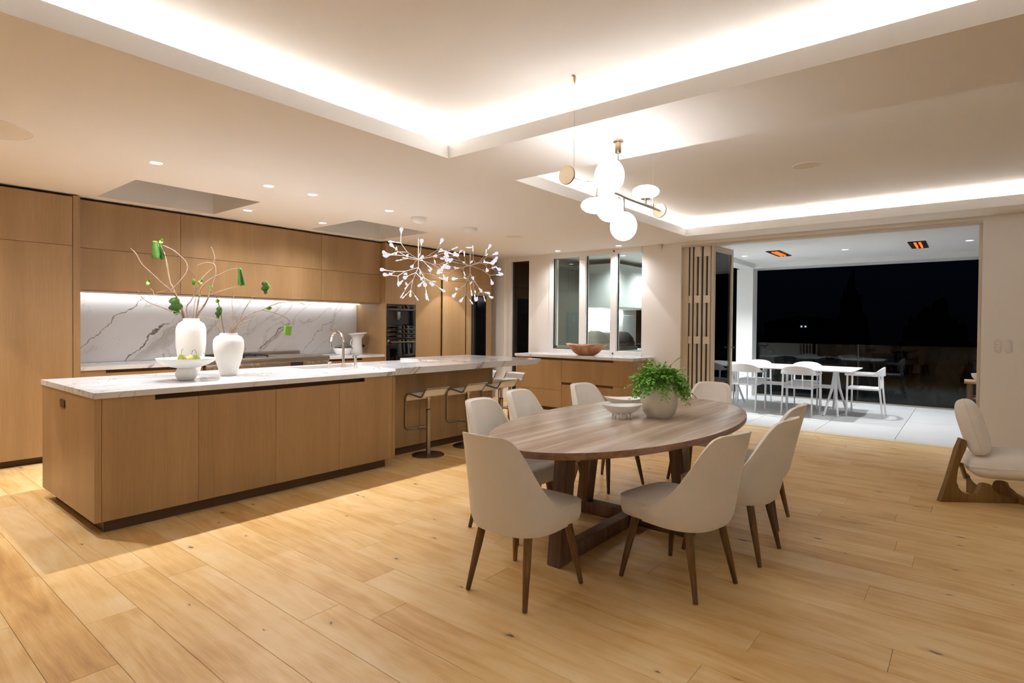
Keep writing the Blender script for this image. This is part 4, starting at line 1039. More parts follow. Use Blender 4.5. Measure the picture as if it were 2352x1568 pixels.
def footed_bowl(name, label, x, y, rx, ry, h, zf, feet, rz, cup):
    t = thing(name, label, 'bowl', (x, y, TZ), rz)
    bm = bmesh.new(); n = 48; rg_ = []
    def P(a, r_, z_, edge): 
        zz = z_+cup*math.cos(2*a)*edge; return bm.verts.new((math.cos(a)*rx*r_, math.sin(a)*ry*r_, zz))
    for r_, z_ in ((.30, zf), (.45, zf+.008), (.70, zf+(h-zf)*.42), (.90, zf+(h-zf)*.78), (1.0, h), (.975, h), (.88, h-(h-zf)*.20), (.66, zf+(h-zf)*.48), (.40, zf+.016), (.15, zf+.010)):
        rg_.append([P(2*PI*k/n, r_, z_, r_**3) for k in range(n)])
    for a, b_ in zip(rg_, rg_[1:]):
        for k in range(n): bm.faces.new((a[k], a[(k+1) % n], b_[(k+1) % n], b_[k]))
    bm.faces.new(list(reversed(rg_[0]))); bm.faces.new(rg_[-1])
    fin('bowl_body', bm, M_CERAMS, t)
    for k in range(feet):
        a = 2*PI*k/feet+.2; bm = tube(bmesh.new(), [(math.cos(a)*rx*.42, math.sin(a)*ry*.42, zf+.010), (math.cos(a)*rx*.44, math.sin(a)*ry*.44, zf-.005), (math.cos(a)*rx*.44, math.sin(a)*ry*.44, .001)], [.011, .007, .0035], 8)
        fin('foot', bm, M_CERAMS, t)
footed_bowl('footed_bowl', 'white oval bowl on many little feet, in front on the dining table', 3.60, 1.90, .152, .085, .098, .030, 9, R(-42), 0.004)
footed_bowl('footed_bowl', 'white leaning oval bowl behind the footed one on the dining table', 4.03, 2.10, .175, .10, .092, .028, 8, R(-44), 0.008)

# ------------------------------------------------------------------ on the island
IZ = .9402
def vase(name, label, x, y, prof, mat=M_CERAM):
    t = thing(name, label, 'vase', (x, y, IZ)); fin('vase_body', lathe(bmesh.new(), prof, 48, cap=False), mat, t); return t
V1 = (2.09, 5.27); V2 = (2.311, 5.049)
v1 = fin('tall_vase', lathe(bmesh.new(), [(0, 0), (.055, 0), (.060, .006), (.082, .08), (.104, .17), (.116, .27), (.118, .38), (.114, .42), (.100, .452), (.078, .468), (.066, .475), (.064, .497), (.058, .497), (.058, .47), (.10, .42), (.10, .2), (.05, .02), (0, .02)], 48, cap=False), M_CERAM, loc=(V1[0], V1[1], IZ))
tag(v1, 'tall white shouldered vase behind the fruit stand on the island', 'vase')
v2 = fin('round_vase', lathe(bmesh.new(), [(0, 0), (.058, 0), (.064, .006), (.084, .07), (.108, .15), (.122, .23), (.124, .28), (.118, .315), (.100, .340), (.080, .350), (.072, .356), (.070, .372), (.064, .372), (.062, .35), (.10, .31), (.10, .2), (.05, .02), (0, .02)], 48, cap=False), M_CERAM, loc=(V2[0], V2[1], IZ))
tag(v2, 'shorter round-bodied white vase standing nearest the island sink', 'vase')
B1={'a':[(-0.001,0.30),(-0.05,0.509),(-0.069,0.578),(-0.113,0.697),(-0.15,0.73),(-0.226,0.803),(-0.287,0.868),(-0.355,0.94),(-0.39,1.013),(-0.428,1.06)],
'b':[(-0.008,0.30),(-0.061,0.535),(-0.098,0.646),(-0.135,0.756),(-0.157,0.807),(-0.172,0.9),(-0.194,1.034),(-0.223,1.083),(-0.259,1.144)],
'c':[(-0.15,0.73),(-0.098,0.792),(-0.039,0.881),(-0.028,0.933),(-0.039,0.985),(-0.098,1.049),(-0.143,1.085),(-0.223,1.121)],
'd':[(-0.028,0.951),(-0.001,0.918),(0.022,0.867),(0.025,0.832)],
'e':[(-0.15,0.73),(-0.187,0.724),(-0.237,0.714),(-0.27,0.692),(-0.28,0.725),(-0.316,0.757)],
'f':[(-0.024,0.30),(-0.069,0.526),(-0.113,0.551),(-0.165,0.563),(-0.216,0.587),(-0.287,0.615),(-0.337,0.648),(-0.365,0.689),(-0.376,0.717)],
'g':[(-0.001,0.30),(-0.035,0.57),(-0.001,0.649),(0.037,0.737),(0.075,0.834),(0.121,0.898),(0.172,0.949)],
'g2':[(0.007,0.30),(0.022,0.58),(0.041,0.702)],
'h':[(0.007,0.30),(0.045,0.58),(0.064,0.703),(0.075,0.756),(0.121,0.819),(0.184,0.866),(0.239,0.895),(0.31,0.935),(0.371,0.944)],
'i':[(0.014,0.30),(0.052,0.519),(0.083,0.581),(0.121,0.652),(0.145,0.723),(0.168,0.795),(0.191,0.884),(0.191,0.955),(0.176,0.989),(0.183,1.051),(0.156,1.137)],
'i2':[(0.176,0.985),(0.121,0.995),(0.048,0.968)],'j':[(0.145,0.706),(0.207,0.734),(0.279,0.764),(0.351,0.789)],
'q':[(0.007,0.44),(0.068,0.506),(0.2,0.491),(0.311,0.496)]}
B2={'k':[(-0.022,0.25),(-0.037,0.377),(-0.053,0.477),(-0.072,0.599),(-0.099,0.693),(-0.138,0.74)],
'l':[(-0.014,0.25),(0.006,0.39),(0.033,0.452),(0.033,0.566),(0.025,0.653),(0.048,0.707)],
'm':[(-0.006,0.25),(0.033,0.382),(0.073,0.452),(0.12,0.568),(0.176,0.666),(0.225,0.748),(0.282,0.831)],
'n':[(-0.006,0.25),(0.025,0.391),(0.088,0.479),(0.168,0.542),(0.266,0.579),(0.349,0.622),(0.449,0.654),(0.552,0.657),(0.621,0.628)],
'o':[(0.266,0.579),(0.349,0.558),(0.433,0.528),(0.492,0.488),(0.488,0.438)],
'p':[(0.002,0.25),(0.041,0.382),(0.104,0.461),(0.169,0.493),(0.217,0.494)],
's':[(-0.006,0.25),(0.049,0.391),(0.104,0.435),(0.148,0.444)],'q':[(-0.029,0.25),(-0.072,0.39),(-0.099,0.442),(-0.103,0.485)]}
DEP = {'a': -.10, 'b': .06, 'c': .12, 'e': -.05, 'f': -.16, 'g': .10, 'g2': .04, 'h': -.06, 'i': .05, 'j': .14, 'q': -.10, 'k': -.05, 'l': .10, 'm': .05, 'n': -.10, 'o': -.06, 'p': .08, 's': -.04, 'd': .05, 'i2': .02}
RAD = {'a': (.0075, .0035), 'b': (.008, .004), 'c': (.0045, .003), 'i': (.0075, .003), 'h': (.006, .003), 'n': (.005, .0022), 'm': (.0048, .0025), 'k': (.0055, .003), 'g': (.005, .0025), 'f': (.0042, .0022)}
def branchset(name, label, V, BS, leaves):
    t = thing(name, label, 'branches', (V[0], V[1], IZ))
    nv = Vector((V[0], V[1], 0)).normalized(); sd3 = Vector((nv.y, -nv.x, 0))
    cache = {}
    starts = {}
    def pt(s_, z, dp): return sd3*s_+Vector((0, 0, z))+nv*dp
    zr = .38 if V is V2 else .50
    P3 = {}
    for kx, pl in BS.items():
        d_end = DEP.get(kx, 0); n = len(pl); d0 = 0.0
        if pl[0][1] > zr+.02:    # a side shoot: start at the depth of the branch it leaves
            best = min(((Vector((q[0], q[1]))-Vector(pl[0])).length, q[2]) for ps in P3.values() for q in ps)
            d0 = best[1]; d_end = d0+.05
        pp = []
        for i, (a, z) in enumerate(pl):
            dp = d0+(d_end-d0)*(i/(n-1))**1.2 if z > zr or d0 else 0.0
            pp.append((a, z, dp))
        P3[kx] = pp
        pts_ = smoothpath([pt(*q) for q in pp], 5); r0, r1 = RAD.get(kx, (.0035, .002))
        m_ = len(pts_); rad = [(r0+(r1-r0)*i/(m_-1))*(1.35 if (i % 5 == 2) else 1.0) for i in range(m_)]
        fin('branch', tube(bmesh.new(), pts_, rad, 7), M_BARK, t)
    def dep(a, z): 
        return min(((q[0]-a)**2+(q[1]-z)**2, q[2]) for ps in P3.values() for q in ps)[1]
    lr = random.Random(5)
    for (a, z, a2, z2, wd_, kind) in leaves:
        dpv = dep(a, z); p0 = Vector((a, z)); p1 = Vector((a2, z2)); ax = p1-p0; L = ax.length; ax = ax/L; pr = Vector((ax.y, -ax.x))
        bm = bmesh.new()
        nu, nw = (28, 8) if kind == 'lobed' else (12, 8)
        V_ = []
        for i in range(nu+1):
            s_ = i/nu; row = []
            wv = wd_*math.sin(PI*min(1, s_*.92+.06))**.7
            if kind == 'lobed': wv *= .62+.62*abs(math.sin(s_*PI*2.5+.35))**1.5
            for j in range(nw+1):
                u_ = -1+2*j/nw
                if kind == 'bright': off = pr*wd_*u_*.8*(1 if s_ < .8 else 1-(s_-.8)*2.2*(1 if u_ > 0 else .3)); dd = .010*math.sin(u_*3)
                elif kind == 'folded': off = pr*wd_*.62*math.sin(u_*2.0)*(.45+.55*s_ if s_ < .9 else .75); dd = wd_*.55*math.cos(u_*2.6)
                else: off = pr*wv*u_; dd = .25*wd_*(u_*u_)+.012*math.sin(s_*7)
                q = p0+ax*L*s_+off; rag = .10*L*abs(math.sin(u_*4.5)) if kind != 'simple' and i == nu else 0
                row.append(bm.verts.new(pt(q.x, q.y+rag, dpv-dd-.006)))
            V_.append(row)
        for i in range(nu):
            for j in range(nw): bm.faces.new((V_[i][j], V_[i+1][j], V_[i+1][j+1], V_[i][j+1]))
        o = fin('leaf', bm, M_LEAFL if wd_ < .022 or kind == 'bright' else M_LEAF, t)
        sol = o.modifiers.new('thickness', 'SOLIDIFY'); sol.thickness = .0012
    return t
branchset('fig_branches', 'sprawling bare fig branches with drooping leaves in the tall vase', V1, B1,
    [(-.268, 1.15, -.255, .995, .066, 'folded'), (-.235, 1.145, -.205, .99, .035, 'folded'), (-.226, 1.12, -.215, 1.17, .014, 'simple'), (-.325, .76, -.30, .83, .013, 'simple'), (-.130, .675, -.102, .52, .045, 'lobed'),
     (-.085, .63, -.07, .56, .018, 'simple'), (.022, .845, .018, .78, .014, 'simple'), (.058, .80, .09, .84, .018, 'simple'), (.13, .765, .17, .775, .014, 'simple'), (.375, .95, .385, .785, .042, 'folded'), (.385, .94, .41, .79, .030, 'folded'), (.06, .70, .085, .70, .010, 'simple')])
branchset('fig_branches', 'spreading thin fig branches with a few bright leaves in the shorter vase', V2, B2,
    [(-.10, .65, -.07, .645, .020, 'simple'), (-.075, .60, -.085, .49, .022, 'lobed'), (-.06, .60, -.07, .52, .015, 'simple'), (.285, .84, .30, .72, .028, 'lobed'), (.30, .84, .335, .78, .02, 'folded'), (.30, .585, .345, .60, .016, 'simple'), (.488, .438, .478, .345, .042, 'bright')])
fs = Cab('fruit_stand', 'white footed ceramic dish holding pears on the island', 'fruit stand', (1.90, 4.88, IZ))
FC = (1.90, 4.88, IZ)
fs.p('dish', lathe(bmesh.new(), [(0, .100), (.07, .100), (.12, .110), (.165, .128), (.20, .150), (.213, .172), (.213, .176), (.208, .176), (.19, .158), (.15, .142), (.08, .130), (0, .128)], 56, FC, cap=False), M_CERAM)
fs.p('pedestal', lathe(bmesh.new(), [(0, 0), (.050, 0), (.062, .008), (.074, .03), (.078, .050), (.074, .075), (.064, .096), (.058, .1005), (0, .1005)], 40, FC), M_CERAM)
def pear(x, y, z, s, mat, label, tilt, kind='pear'):
    t = thing(kind, label, 'fruit', (x, y, z), rng.uniform(0, 6))
    pr_ = [(0, 0), (.020, .003), (.031, .016), (.033, .030), (.028, .047), (.018, .062), (.011, .072), (.004, .077), (0, .076)] if kind == 'pear' else [(0, 0), (.012, .002), (.019, .010), (.020, .019), (.015, .031), (.006, .036), (0, .033)]
    bm = lathe(bmesh.new(), [(a*s, b_*s) for a, b_ in pr_], 20, cap=False); bmesh.ops.rotate(bm, verts=bm.verts, matrix=Matrix.Rotation(tilt, 3, 'X'), cent=(0, 0, .03*s)); fin('flesh', bm, mat, t)
    bm = tube(bmesh.new(), smoothpath([(0, 0, pr_[-1][1]*s*.97), (.002, 0, pr_[-1][1]*s+.018), (.012, 0, pr_[-1][1]*s+.038), (.016, .006, pr_[-1][1]*s+.030)], 4), .0013, 6); bmesh.ops.rotate(bm, verts=bm.verts, matrix=Matrix.Rotation(tilt, 3, 'X'), cent=(0, 0, .03*s)); fin('stem', bm, M_STEM, t)
pear(1.865, 4.87, IZ+.132, 1.08, M_PEAR, 'green pear with a looped stem, left one in the fruit stand', .15)
pear(1.955, 4.83, IZ+.134, 1.0, M_PEAR, 'greenish yellow pear with an upright stem, right one in the fruit stand', -.2)
pear(1.93, 4.90, IZ+.131, .9, M_PEARY, 'pale yellow pear between the two green ones', .3)
for dx, dy, wl in ((-.145, .05, 'at the far left rim of the fruit stand'), (-.12, -.01, 'left of the green pear, the inner of two'), (.13, -.045, 'at the right rim of the fruit stand, nearer'),
                   (.155, .02, 'at the right rim of the fruit stand, farther back'), (.03, -.10, 'in front of the pears, close to the near rim'), (-.02, .09, 'behind the pears at the back rim')):
    zz = IZ+.133+max(0, math.hypot(dx, dy)-.08)*.22
    pear(1.90+dx, 4.88+dy, zz, .82, M_GARL, 'small pale crab apple '+wl, rng.uniform(-.3, .3), 'crab_apple')
for o in list(bpy.data.objects):
    if o.name.startswith('crab_apple'): o['group'] = 'crab apples in the fruit stand'
# back counter things
BZ = .9352
jug = thing('ceramic_jug', 'tall white flared jug at the right end of the back worktop', 'jug', (5.42, 7.50, BZ))
bm = lathe(bmesh.new(), [(0, 0), (.088, 0), (.092, .008), (.080, .10), (.074, .18), (.078, .24), (.10, .29), (.135, .315), (.128, .318), (.09, .29), (.068, .23), (.07, .1), (.07, .02), (0, .02)], 40, cap=False)
for v in bm.verts:
    if v.co.z > .25: v.co.x += .10*max(0, (v.co.z-.25)/.07)*.3*(1 if v.co.x > 0 else 0); v.co.z += .012*(v.co.x/.13)
fin('jug_body', bm, M_CERAM, jug)
fin('handle', tube(bmesh.new(), smoothpath([(-.075, .0, .22), (-.11, 0, .21), (-.115, 0, .14), (-.082, 0, .09)], 5), .008, 8), M_CERAM, jug)
dish = fin('baking_dish', lathe(bmesh.new(), [(0, 0), (.10, 0), (.115, .008), (.150, .075), (.158, .10), (.150, .10), (.13, .04), (0, .02)], 40, cap=False), M_CERAMS, loc=(5.10, 7.40, BZ)); dish.scale = (1.0, .75, 1)
tag(dish, 'shallow cream dish with pointed ends holding a patterned cloth', 'dish')
bm = bmesh.new(); bmesh.ops.create_icosphere(bm, subdivisions=4, radius=1)
for v in bm.verts:
    n_ = mnoise.noise(v.co*2.4)*.35+mnoise.noise(v.co*6)*.12; v.co = Vector((v.co.x*.135, v.co.y*.085, v.co.z*.045*(1+.5*math.sin(v.co.x*3))))*(1+n_)
cl = fin('folded_cloth', bm, M_CLOTH, loc=(5.10, 7.40, BZ+.105)); tag(cl, 'crumpled grey-green patterned cloth lying in the cream dish', 'cloth')

# ------------------------------------------------------------------ bar stools
def make_stool(label, loc, rz):
    t = thing('bar_stool', label, 'stool', loc, rz, 'steel bar stools at the breakfast slab')
    fin('base_plate', lathe(bmesh.new(), [(0, 0), (.172, 0), (.174, .004), (.172, .008), (.03, .012), (0, .012)], 48), M_STEELD, t)
    fin('pole', lathe(bmesh.new(), [(.024, .012), (.024, .50), (.021, .502)], 20), M_STEEL, t)
    fin('gas_lift', lathe(bmesh.new(), [(.015, .50), (.015, .60), (.024, .602), (.026, .63)], 16), M_CHROME, t)
    fin('collar', lathe(bmesh.new(), [(.0245, .488), (.0245, .498)], 16), M_BLACK, t)
    # seat profile in Y-Z: front (+Y) curls down, back (-Y) kicks up
    prof = [(.178, .585), (.172, .628), (.150, .652), (.11, .660), (.03, .650), (-.045, .640), (-.078, .648), (-.098, .672), (-.125, .712), (-.150, .728), (-.185, .734)]
    pr_ = smoothpath([(0, a, b_) for a, b_ in prof], 4); hw = .165
    def halfw(i):
        s_ = i/(len(pr_)-1)
        return hw if s_ < .86 else hw*(1-.42*((s_-.86)/.14)**2.2)
    bm = bmesh.new(); rows = []
    for i, p in enumerate(pr_):
        hwi = halfw(i)-.010
        rows.append([bm.verts.new((x*hwi, p.y, p.z+dz)) for dz, xs__ in ((.006, (-1, -.5, 0, .5, 1)), (-.006, (1, .5, 0, -.5, -1))) for x in xs__])
    for a, b_ in zip(rows, rows[1:]):
        for k in range(10): bm.faces.new((a[k], a[(k+1) % 10], b_[(k+1) % 10], b_[k]))
    bm.faces.new(rows[0]); bm.faces.new(list(reversed(rows[-1])))
    fin('seat', bm, M_CERAMS, t)
    loop = [Vector((-halfw(i), p.y, p.z)) for i, p in enumerate(pr_)]+[Vector((halfw(i), p.y, p.z)) for i, p in reversed(list(enumerate(pr_)))]
    lo = [Vector((hw, .180, .56)), Vector((hw, .180, .30)), Vector((hw-.03, .180, .272)), Vector((0, .180, .272)), Vector((-hw+.03, .180, .272)), Vector((-hw, .180, .30)), Vector((-hw, .180, .56))]
    full = loop+lo
    bm = tube(bmesh.new(), loop+fillet([Vector((hw, .18, .56)), Vector((hw, .180, .272)), Vector((-hw, .180, .272)), Vector((-hw, .18, .56))], .05, 5), .009, 8, closed=True)
    fin('frame_loop', bm, M_STEEL, t)
    fin('footrest_arm', tube(bmesh.new(), [(0, .18, .272), (0, .02, .272)], .007, 8), M_STEEL, t)
    fin('seat_bracket', tube(bmesh.new(), [(0, 0, .61), (0, -.03, .638), (0, -.07, .640)], [.02, .014, .01], 10), M_CHROME, t)
    return t
ST = make_stool('steel bar stool tucked under the breakfast slab, nearest the camera', (4.18, 4.515, 0), 0)
copy_tree(ST, (4.80, 4.515, 0), 0, 'steel bar stool tucked under the breakfast slab, second from the camera')
copy_tree(ST, (5.40, 4.515, 0), 0, 'steel bar stool under the slab, third along, its base hidden by the dining chairs')
copy_tree(ST, (6.13, 4.98, 0), R(90), 'steel bar stool at the far end of the slab, in front of the sideboard')
copy_tree(ST, (6.13, 5.50, 0), R(90), 'steel bar stool at the far end of the slab, mostly hidden behind the island')

# ------------------------------------------------------------------ lounge chair at the right edge
LO = Vector((5.765, .142, 0)); rzl = R(-87)
lc = thing('lounge_chair', 'low oak-framed lounge chair with cream cushions at the right edge', 'armchair', LO, rzl)
side = [(-.03, 0.0), (.50, 0.0), (.70, 0.0), (.98, .0), (.98, .03), (.64, .040), (.50, .048), (.41, .082), (.372, .130), (.362, .150), (.30, .150), (.282, .11), (.257, .070), (.20, .064), (.155, .078), (.120, .11), (.098, .16), (.108, .27), (.135, .36), (.168, .44), (.172, .50), (.128, .52), (.10, .44), (.03, .18)]
side = [(a_.x, a_.y) for a_ in smoothpath([(p_[0], p_[1], 0) for p_ in side[4:21]], 4)]; side = [(-.03, 0), (.98, 0)]+side+[(.128, .52), (.10, .44), (.03, .18)]
lowf = [p_ for p_ in side if p_[1] < .17 and p_[0] > .09]; lowf = [(.10, 0), (.98, 0)]+[p_ for p_ in lowf if p_[1] > .02]
for ox, oy, an, sd_ in ((0, 0, 33, side), (.07, .50, -24, lowf)):
    bm = prism(bmesh.new(), sd_, .0, .045, 'XZ', bev=.006); bmesh.ops.rotate(bm, verts=bm.verts, matrix=Matrix.Rotation(R(an), 3, 'Z')); bmesh.ops.translate(bm, verts=bm.verts, vec=(ox, oy, 0)); fin('side_frame', bm, M_OAKD, lc)
fin('cross_rail', tube(bmesh.new(), [(.11, .10, .30), (.16, .50, .12)], .018, 10), M_OAKD, lc)
def cushion(c, L, W, T, tilt, name, seam=True):
    bm = bmesh.new(); n = 14; mm = 12; P = 3.2
    bmesh.ops.create_uvsphere(bm, u_segments=48, v_segments=24, radius=1)
    for v in bm.verts:
        x, y, z = v.co; r_ = max(1e-6, math.hypot(x, y)); 
        k_ = 1/max(abs(x)/r_, abs(y)/r_) if r_ > 1e-5 else 1; k_ = 1+(k_-1)*.72
        rr_ = r_**.62
        zz = math.copysign(abs(z)**.72, z)
        v.co = Vector((x/r_*k_*rr_*L/2, y/r_*k_*rr_*W/2, zz*T/2))
    ring = sorted([v.co.copy() for v in bm.verts if abs(v.co.z) < 1e-4], key=lambda q: math.atan2(q.y, q.x))
    rot = Matrix.Rotation(tilt, 4, 'Y'); mt = Matrix.Translation(c) @ rot
    bmesh.ops.transform(bm, matrix=mt, verts=bm.verts)
    o = fin(name, bm, M_FAB, lc, ang=80)
    if ring: fin('seam_piping', tube(bmesh.new(), [mt @ (q*1.003) for q in ring], .004, 6, closed=True), M_PIPE, o)
    return o
cushion(Vector((.54, .31, .325)), .82, .56, .22, R(-4), 'seat_cushion')
cushion(Vector((.185, .30, .598)), .44, .54, .175, R(74), 'back_cushion')

# ------------------------------------------------------------------ wall plates, sensor
for y, lb, dots in ((-.246, 'white pill-shaped light switch on the right wall, nearer the opening', 3), (-.342, 'white pill-shaped keypad with a row of buttons, right of the switch', 8)):
    t = thing('wall_switch', lb, 'switch', (XF, y, 1.212))
    fin('plate', pill_on('-X', 0, .062, .152, .008, .030), M_PLAST, t, loc=(-.0005, 0, 0))
    for k in range(dots):
        z = (.035-.07*k/(dots-1)) if dots == 3 else (.05-.1*k/7)
        fin('button', pill_on('-X', 0, .018 if dots == 3 else .026, .018 if dots == 3 else .008, .003, .004), M_WHITE, t, loc=(-.0085, 0, z))
t = fin('motion_sensor', lathe(bmesh.new(), [(0, 0), (.014, .003), (.024, .015), (.026, .04), (.026, .085), (.0, .088)], 20), M_PLAST, loc=(XF-.027, 3.80, 2.60)); tag(t, 'small white motion sensor high on the wall pier by the doors', 'sensor')

# ------------------------------------------------------------------ outdoors
XG = 12.40
dk = fin('deck', B((XF+WT, -4.4, -.06), (XG+.35, 6.0, -.016)), M_GROUT, loc=(0, 0, 0)); tag(dk, kind='structure')
tile_me = None; yt = -4.4+.0
ty = [.72+.9*k for k in range(-5, 7)]
for k, y0 in enumerate(ty):
    for x0, x1 in ((XF+WT+.001, 10.38), (10.384, XG+.3)):
        bmk = box(bmesh.new(), (x0+.001, y0+.003, -.016), (x1-.001, y0+.897, -.001), .0015, 1)
        cx, cy = (x0+x1)/2, y0+.45
        fin('tile', bmk, M_DECK, dk, loc=(cx, cy, 0), sub=(cx, cy, 0), sm=False)
struct('ceiling_outdoor', B((XF+WT+.001, -4.6, CE), (XG+.25, 6.5, CE+.06)), M_OUTW)
struct('trim_6', B((12.08, -4.5, 2.60), (XG+.25, 3.42, CE-.001)), M_OUTW)
struct('trim_7', B((9.9, 3.42, 2.60), (XG+.25, 3.72, CE-.001)), M_OUTW)
pst = struct('pillar_1', B((12.12, 3.46, 0), (12.42, 3.78, 2.598)), M_OUTW)
bal = thing('glass_balustrade', 'dark reflecting frameless glass balustrade along the patio edge', 'balustrade', (XG, 1.6, 0))
for a, b_ in ((1.637, 3.455), (-.178, 1.613), (-2.0, -.202)):
    fin('glass_panel', B((0, a-1.6, .03), (.015, b_-1.6, 1.09)), M_BALU, bal, sm=False)
fin('base_channel', B((-.02, -3.6, 0), (.035, 1.855, .028)), M_STEEL, bal, sm=False)
for y in (1.625, -.19): fin('joint_strip', B((-.004, y-.011-1.6, .03), (.019, y+.011-1.6, 1.095)), M_BLACK, bal, sm=False)
def heater(x, y, label):
    t = thing('ceiling_heater', label, 'heater', (x, y, CE)); hx, hy = .42, .11
    bm = bmesh.new()
    for a in ((-hx, -hy, hx, -hy+.02), (-hx, hy-.02, hx, hy), (-hx, -hy+.02, -hx+.03, hy-.02), (hx-.03, -hy+.02, hx, hy-.02)): box(bm, (a[0], a[1], -.012), (a[2], a[3], -.0005))
    fin('frame', bm, M_BLACK, t, sm=False)
    fin('reflector', B((-hx+.03, -hy+.02, -.004), (hx-.03, hy-.02, -.001)), M_STEELD, t, sm=False)
    for yy in (-.03, .03): fin('element', tube(bmesh.new(), [(-hx+.10, yy, -.012), (hx-.12, yy, -.012)], .014, 10), M_HEAT, t)
    return t
heater(10.60, 2.60, 'glowing orange radiant heater in the patio ceiling, left one'); heater(10.68, .63, 'glowing orange radiant heater in the patio ceiling, right one')
for x, y, lb in ((10.666, 3.20, 'patio downlight left of the heaters'), (10.70, 1.614, 'patio downlight between the two heaters'), (10.61, .021, 'patio downlight right of the heaters by the wall edge')):
    t = downlight(x, y, lb, light=False)
    l = bpy.data.lights.new('patio_beam', 'SPOT'); l.energy = 260*K_OUT; l.color = OUTC; l.spot_size = R(120); l.spot_blend = .6; l.shadow_soft_size = .02
    o = bpy.data.objects.new('patio_beam', l); COL.objects.link(o); o.location = (x, y, CE-.012)
# patio furniture
TZ2 = .735; ox0, ox1, oy0, oy1 = 9.98, 11.22, 1.40, 3.95
ot = Cab('patio_table', 'long white rectangular patio table with splayed legs', 'table', (10.6, 2.67, 0))
ot.p('tabletop', B((ox0, oy0, TZ2-.018), (ox1, oy1, TZ2), .004), M_OUTF)
ot.p('under_rail', B((10.25, 1.62, TZ2-.03), (11.0, 3.5, TZ2-.019)), M_OUTF, sm=False)
for yy in (1.70, 3.37):
    for sx in (-1, 1):
        for sy in (-1, 1):
            ot.p('leg', tube(bmesh.new(), [(10.6+sx*.10, yy, TZ2-.05), (10.6+sx*.16, yy+sy*.03, .40), (10.6+sx*.42, yy+sy*.10, .0)], [.024, .022, .016], 10), M_OUTF)
ot.p('stretcher', B((10.585, 1.72, .40), (10.615, 3.36, .46), .003), M_OUTF)
def make_patio_chair(label, loc, rz):
    t = thing('patio_armchair', label, 'chair', loc, rz, 'white metal armchairs around the patio table')
    fin('seat', B((-.22, -.20, .425), (.22, .24, .455), .008), M_OUTF, t)
    for sx in (-1, 1):
        fin('leg', tube(bmesh.new(), [(sx*.245, .22, .655), (sx*.245, .225, .0)], [.015, .013], 10), M_OUTF, t)
        fin('leg', tube(bmesh.new(), [(sx*.215, -.205, .68), (sx*.215, -.215, .44), (sx*.22, -.26, .0)], [.014, .015, .012], 10), M_OUTF, t)
    for sx in (-.08, .08): fin('back_spindle', tube(bmesh.new(), [(sx, -.235, .70), (sx, -.20, .44)], .009, 8), M_OUTF, t)
    # arms and crest in one bent band
    bm = bmesh.new(); n = 36; rows = []
    for i in range(n+1):
        s_ = -1+2*i/n; q = abs(s_)
        if q > .52:
            f = (q-.52)/.48; x = math.copysign(.245+.015*math.sin(f*PI), s_); y = -.13+.385*f; h = .016; zc = .665
        else:
            a = s_/.52*PI/2; x = .245*math.sin(a); y = -.13-.125*math.cos(a); h = .016+.052*math.cos(a)**.8; zc = .665+.055*math.cos(a)**.9
        nx, ny = (x, y+.13) if q <= .52 else (math.copysign(1, s_), 0); L = math.hypot(nx, ny) or 1; nx, ny = nx/L, ny/L
        w2 = .012 if q <= .45 else .022
        rows.append([bm.verts.new((x+nx*a_*w2, y+ny*a_*w2, zc+b_*h)) for a_, b_ in ((-1, -1), (1, -1), (1, 1), (-1, 1))])
    for a, b_ in zip(rows, rows[1:]):
        for k in range(4): bm.faces.new((a[k], a[(k+1) % 4], b_[(k+1) % 4], b_[k]))
    bm.faces.new(list(reversed(rows[0]))); bm.faces.new(rows[-1])
    fin('arm_band', bm, M_OUTF, t, ang=50)
    return t
PCH = make_patio_chair('white patio armchair at the right end of the patio table', (10.66, 1.29, 0), 0)
copy_tree(PCH, (10.12, 2.13, 0), R(-90), 'white patio armchair on the near side, closest to the end chair')
copy_tree(PCH, (10.12, 2.97, 0), R(-90), 'white patio armchair on the near side, second from the right')
copy_tree(PCH, (10.12, 3.78, 0), R(-90), 'white patio armchair on the near side, seen through the folded glass door')
copy_tree(PCH, (11.16, 2.28, 0), R(90), 'white patio armchair on the glass side, nearer the right end')
copy_tree(PCH, (11.16, 3.12, 0), R(90), 'white patio armchair on the glass side, nearer the pillar')
# console half hidden by the wall
cs = Cab('patio_console', 'small pale timber console partly hidden by the wall edge', 'console', (9.35, -.35, 0))
cs.p('top', B((9.15, -1.1, .715), (9.55, .045, .745), .004), M_OAKX)
cs.p('leg', B((9.20, -.045, 0), (9.50, .02, .714), .003), M_TBASE); cs.p('leg', B((9.20, -1.07, 0), (9.50, -1.0, .714), .003), M_TBASE)
cs.p('shelf', B((9.20, -.999, .52), (9.50, -.046, .545), .003), M_OAKX)
o = fin('console_bowl', lathe(bmesh.new(), [(0, 0), (.05, 0), (.09, .05), (.10, .09), (.094, .09), (.08, .05), (0, .01)], 28, cap=False), M_CERAM, loc=(9.32, -.12, .7455)); tag(o, 'white bowl on the console behind the wall edge', 'bowl')
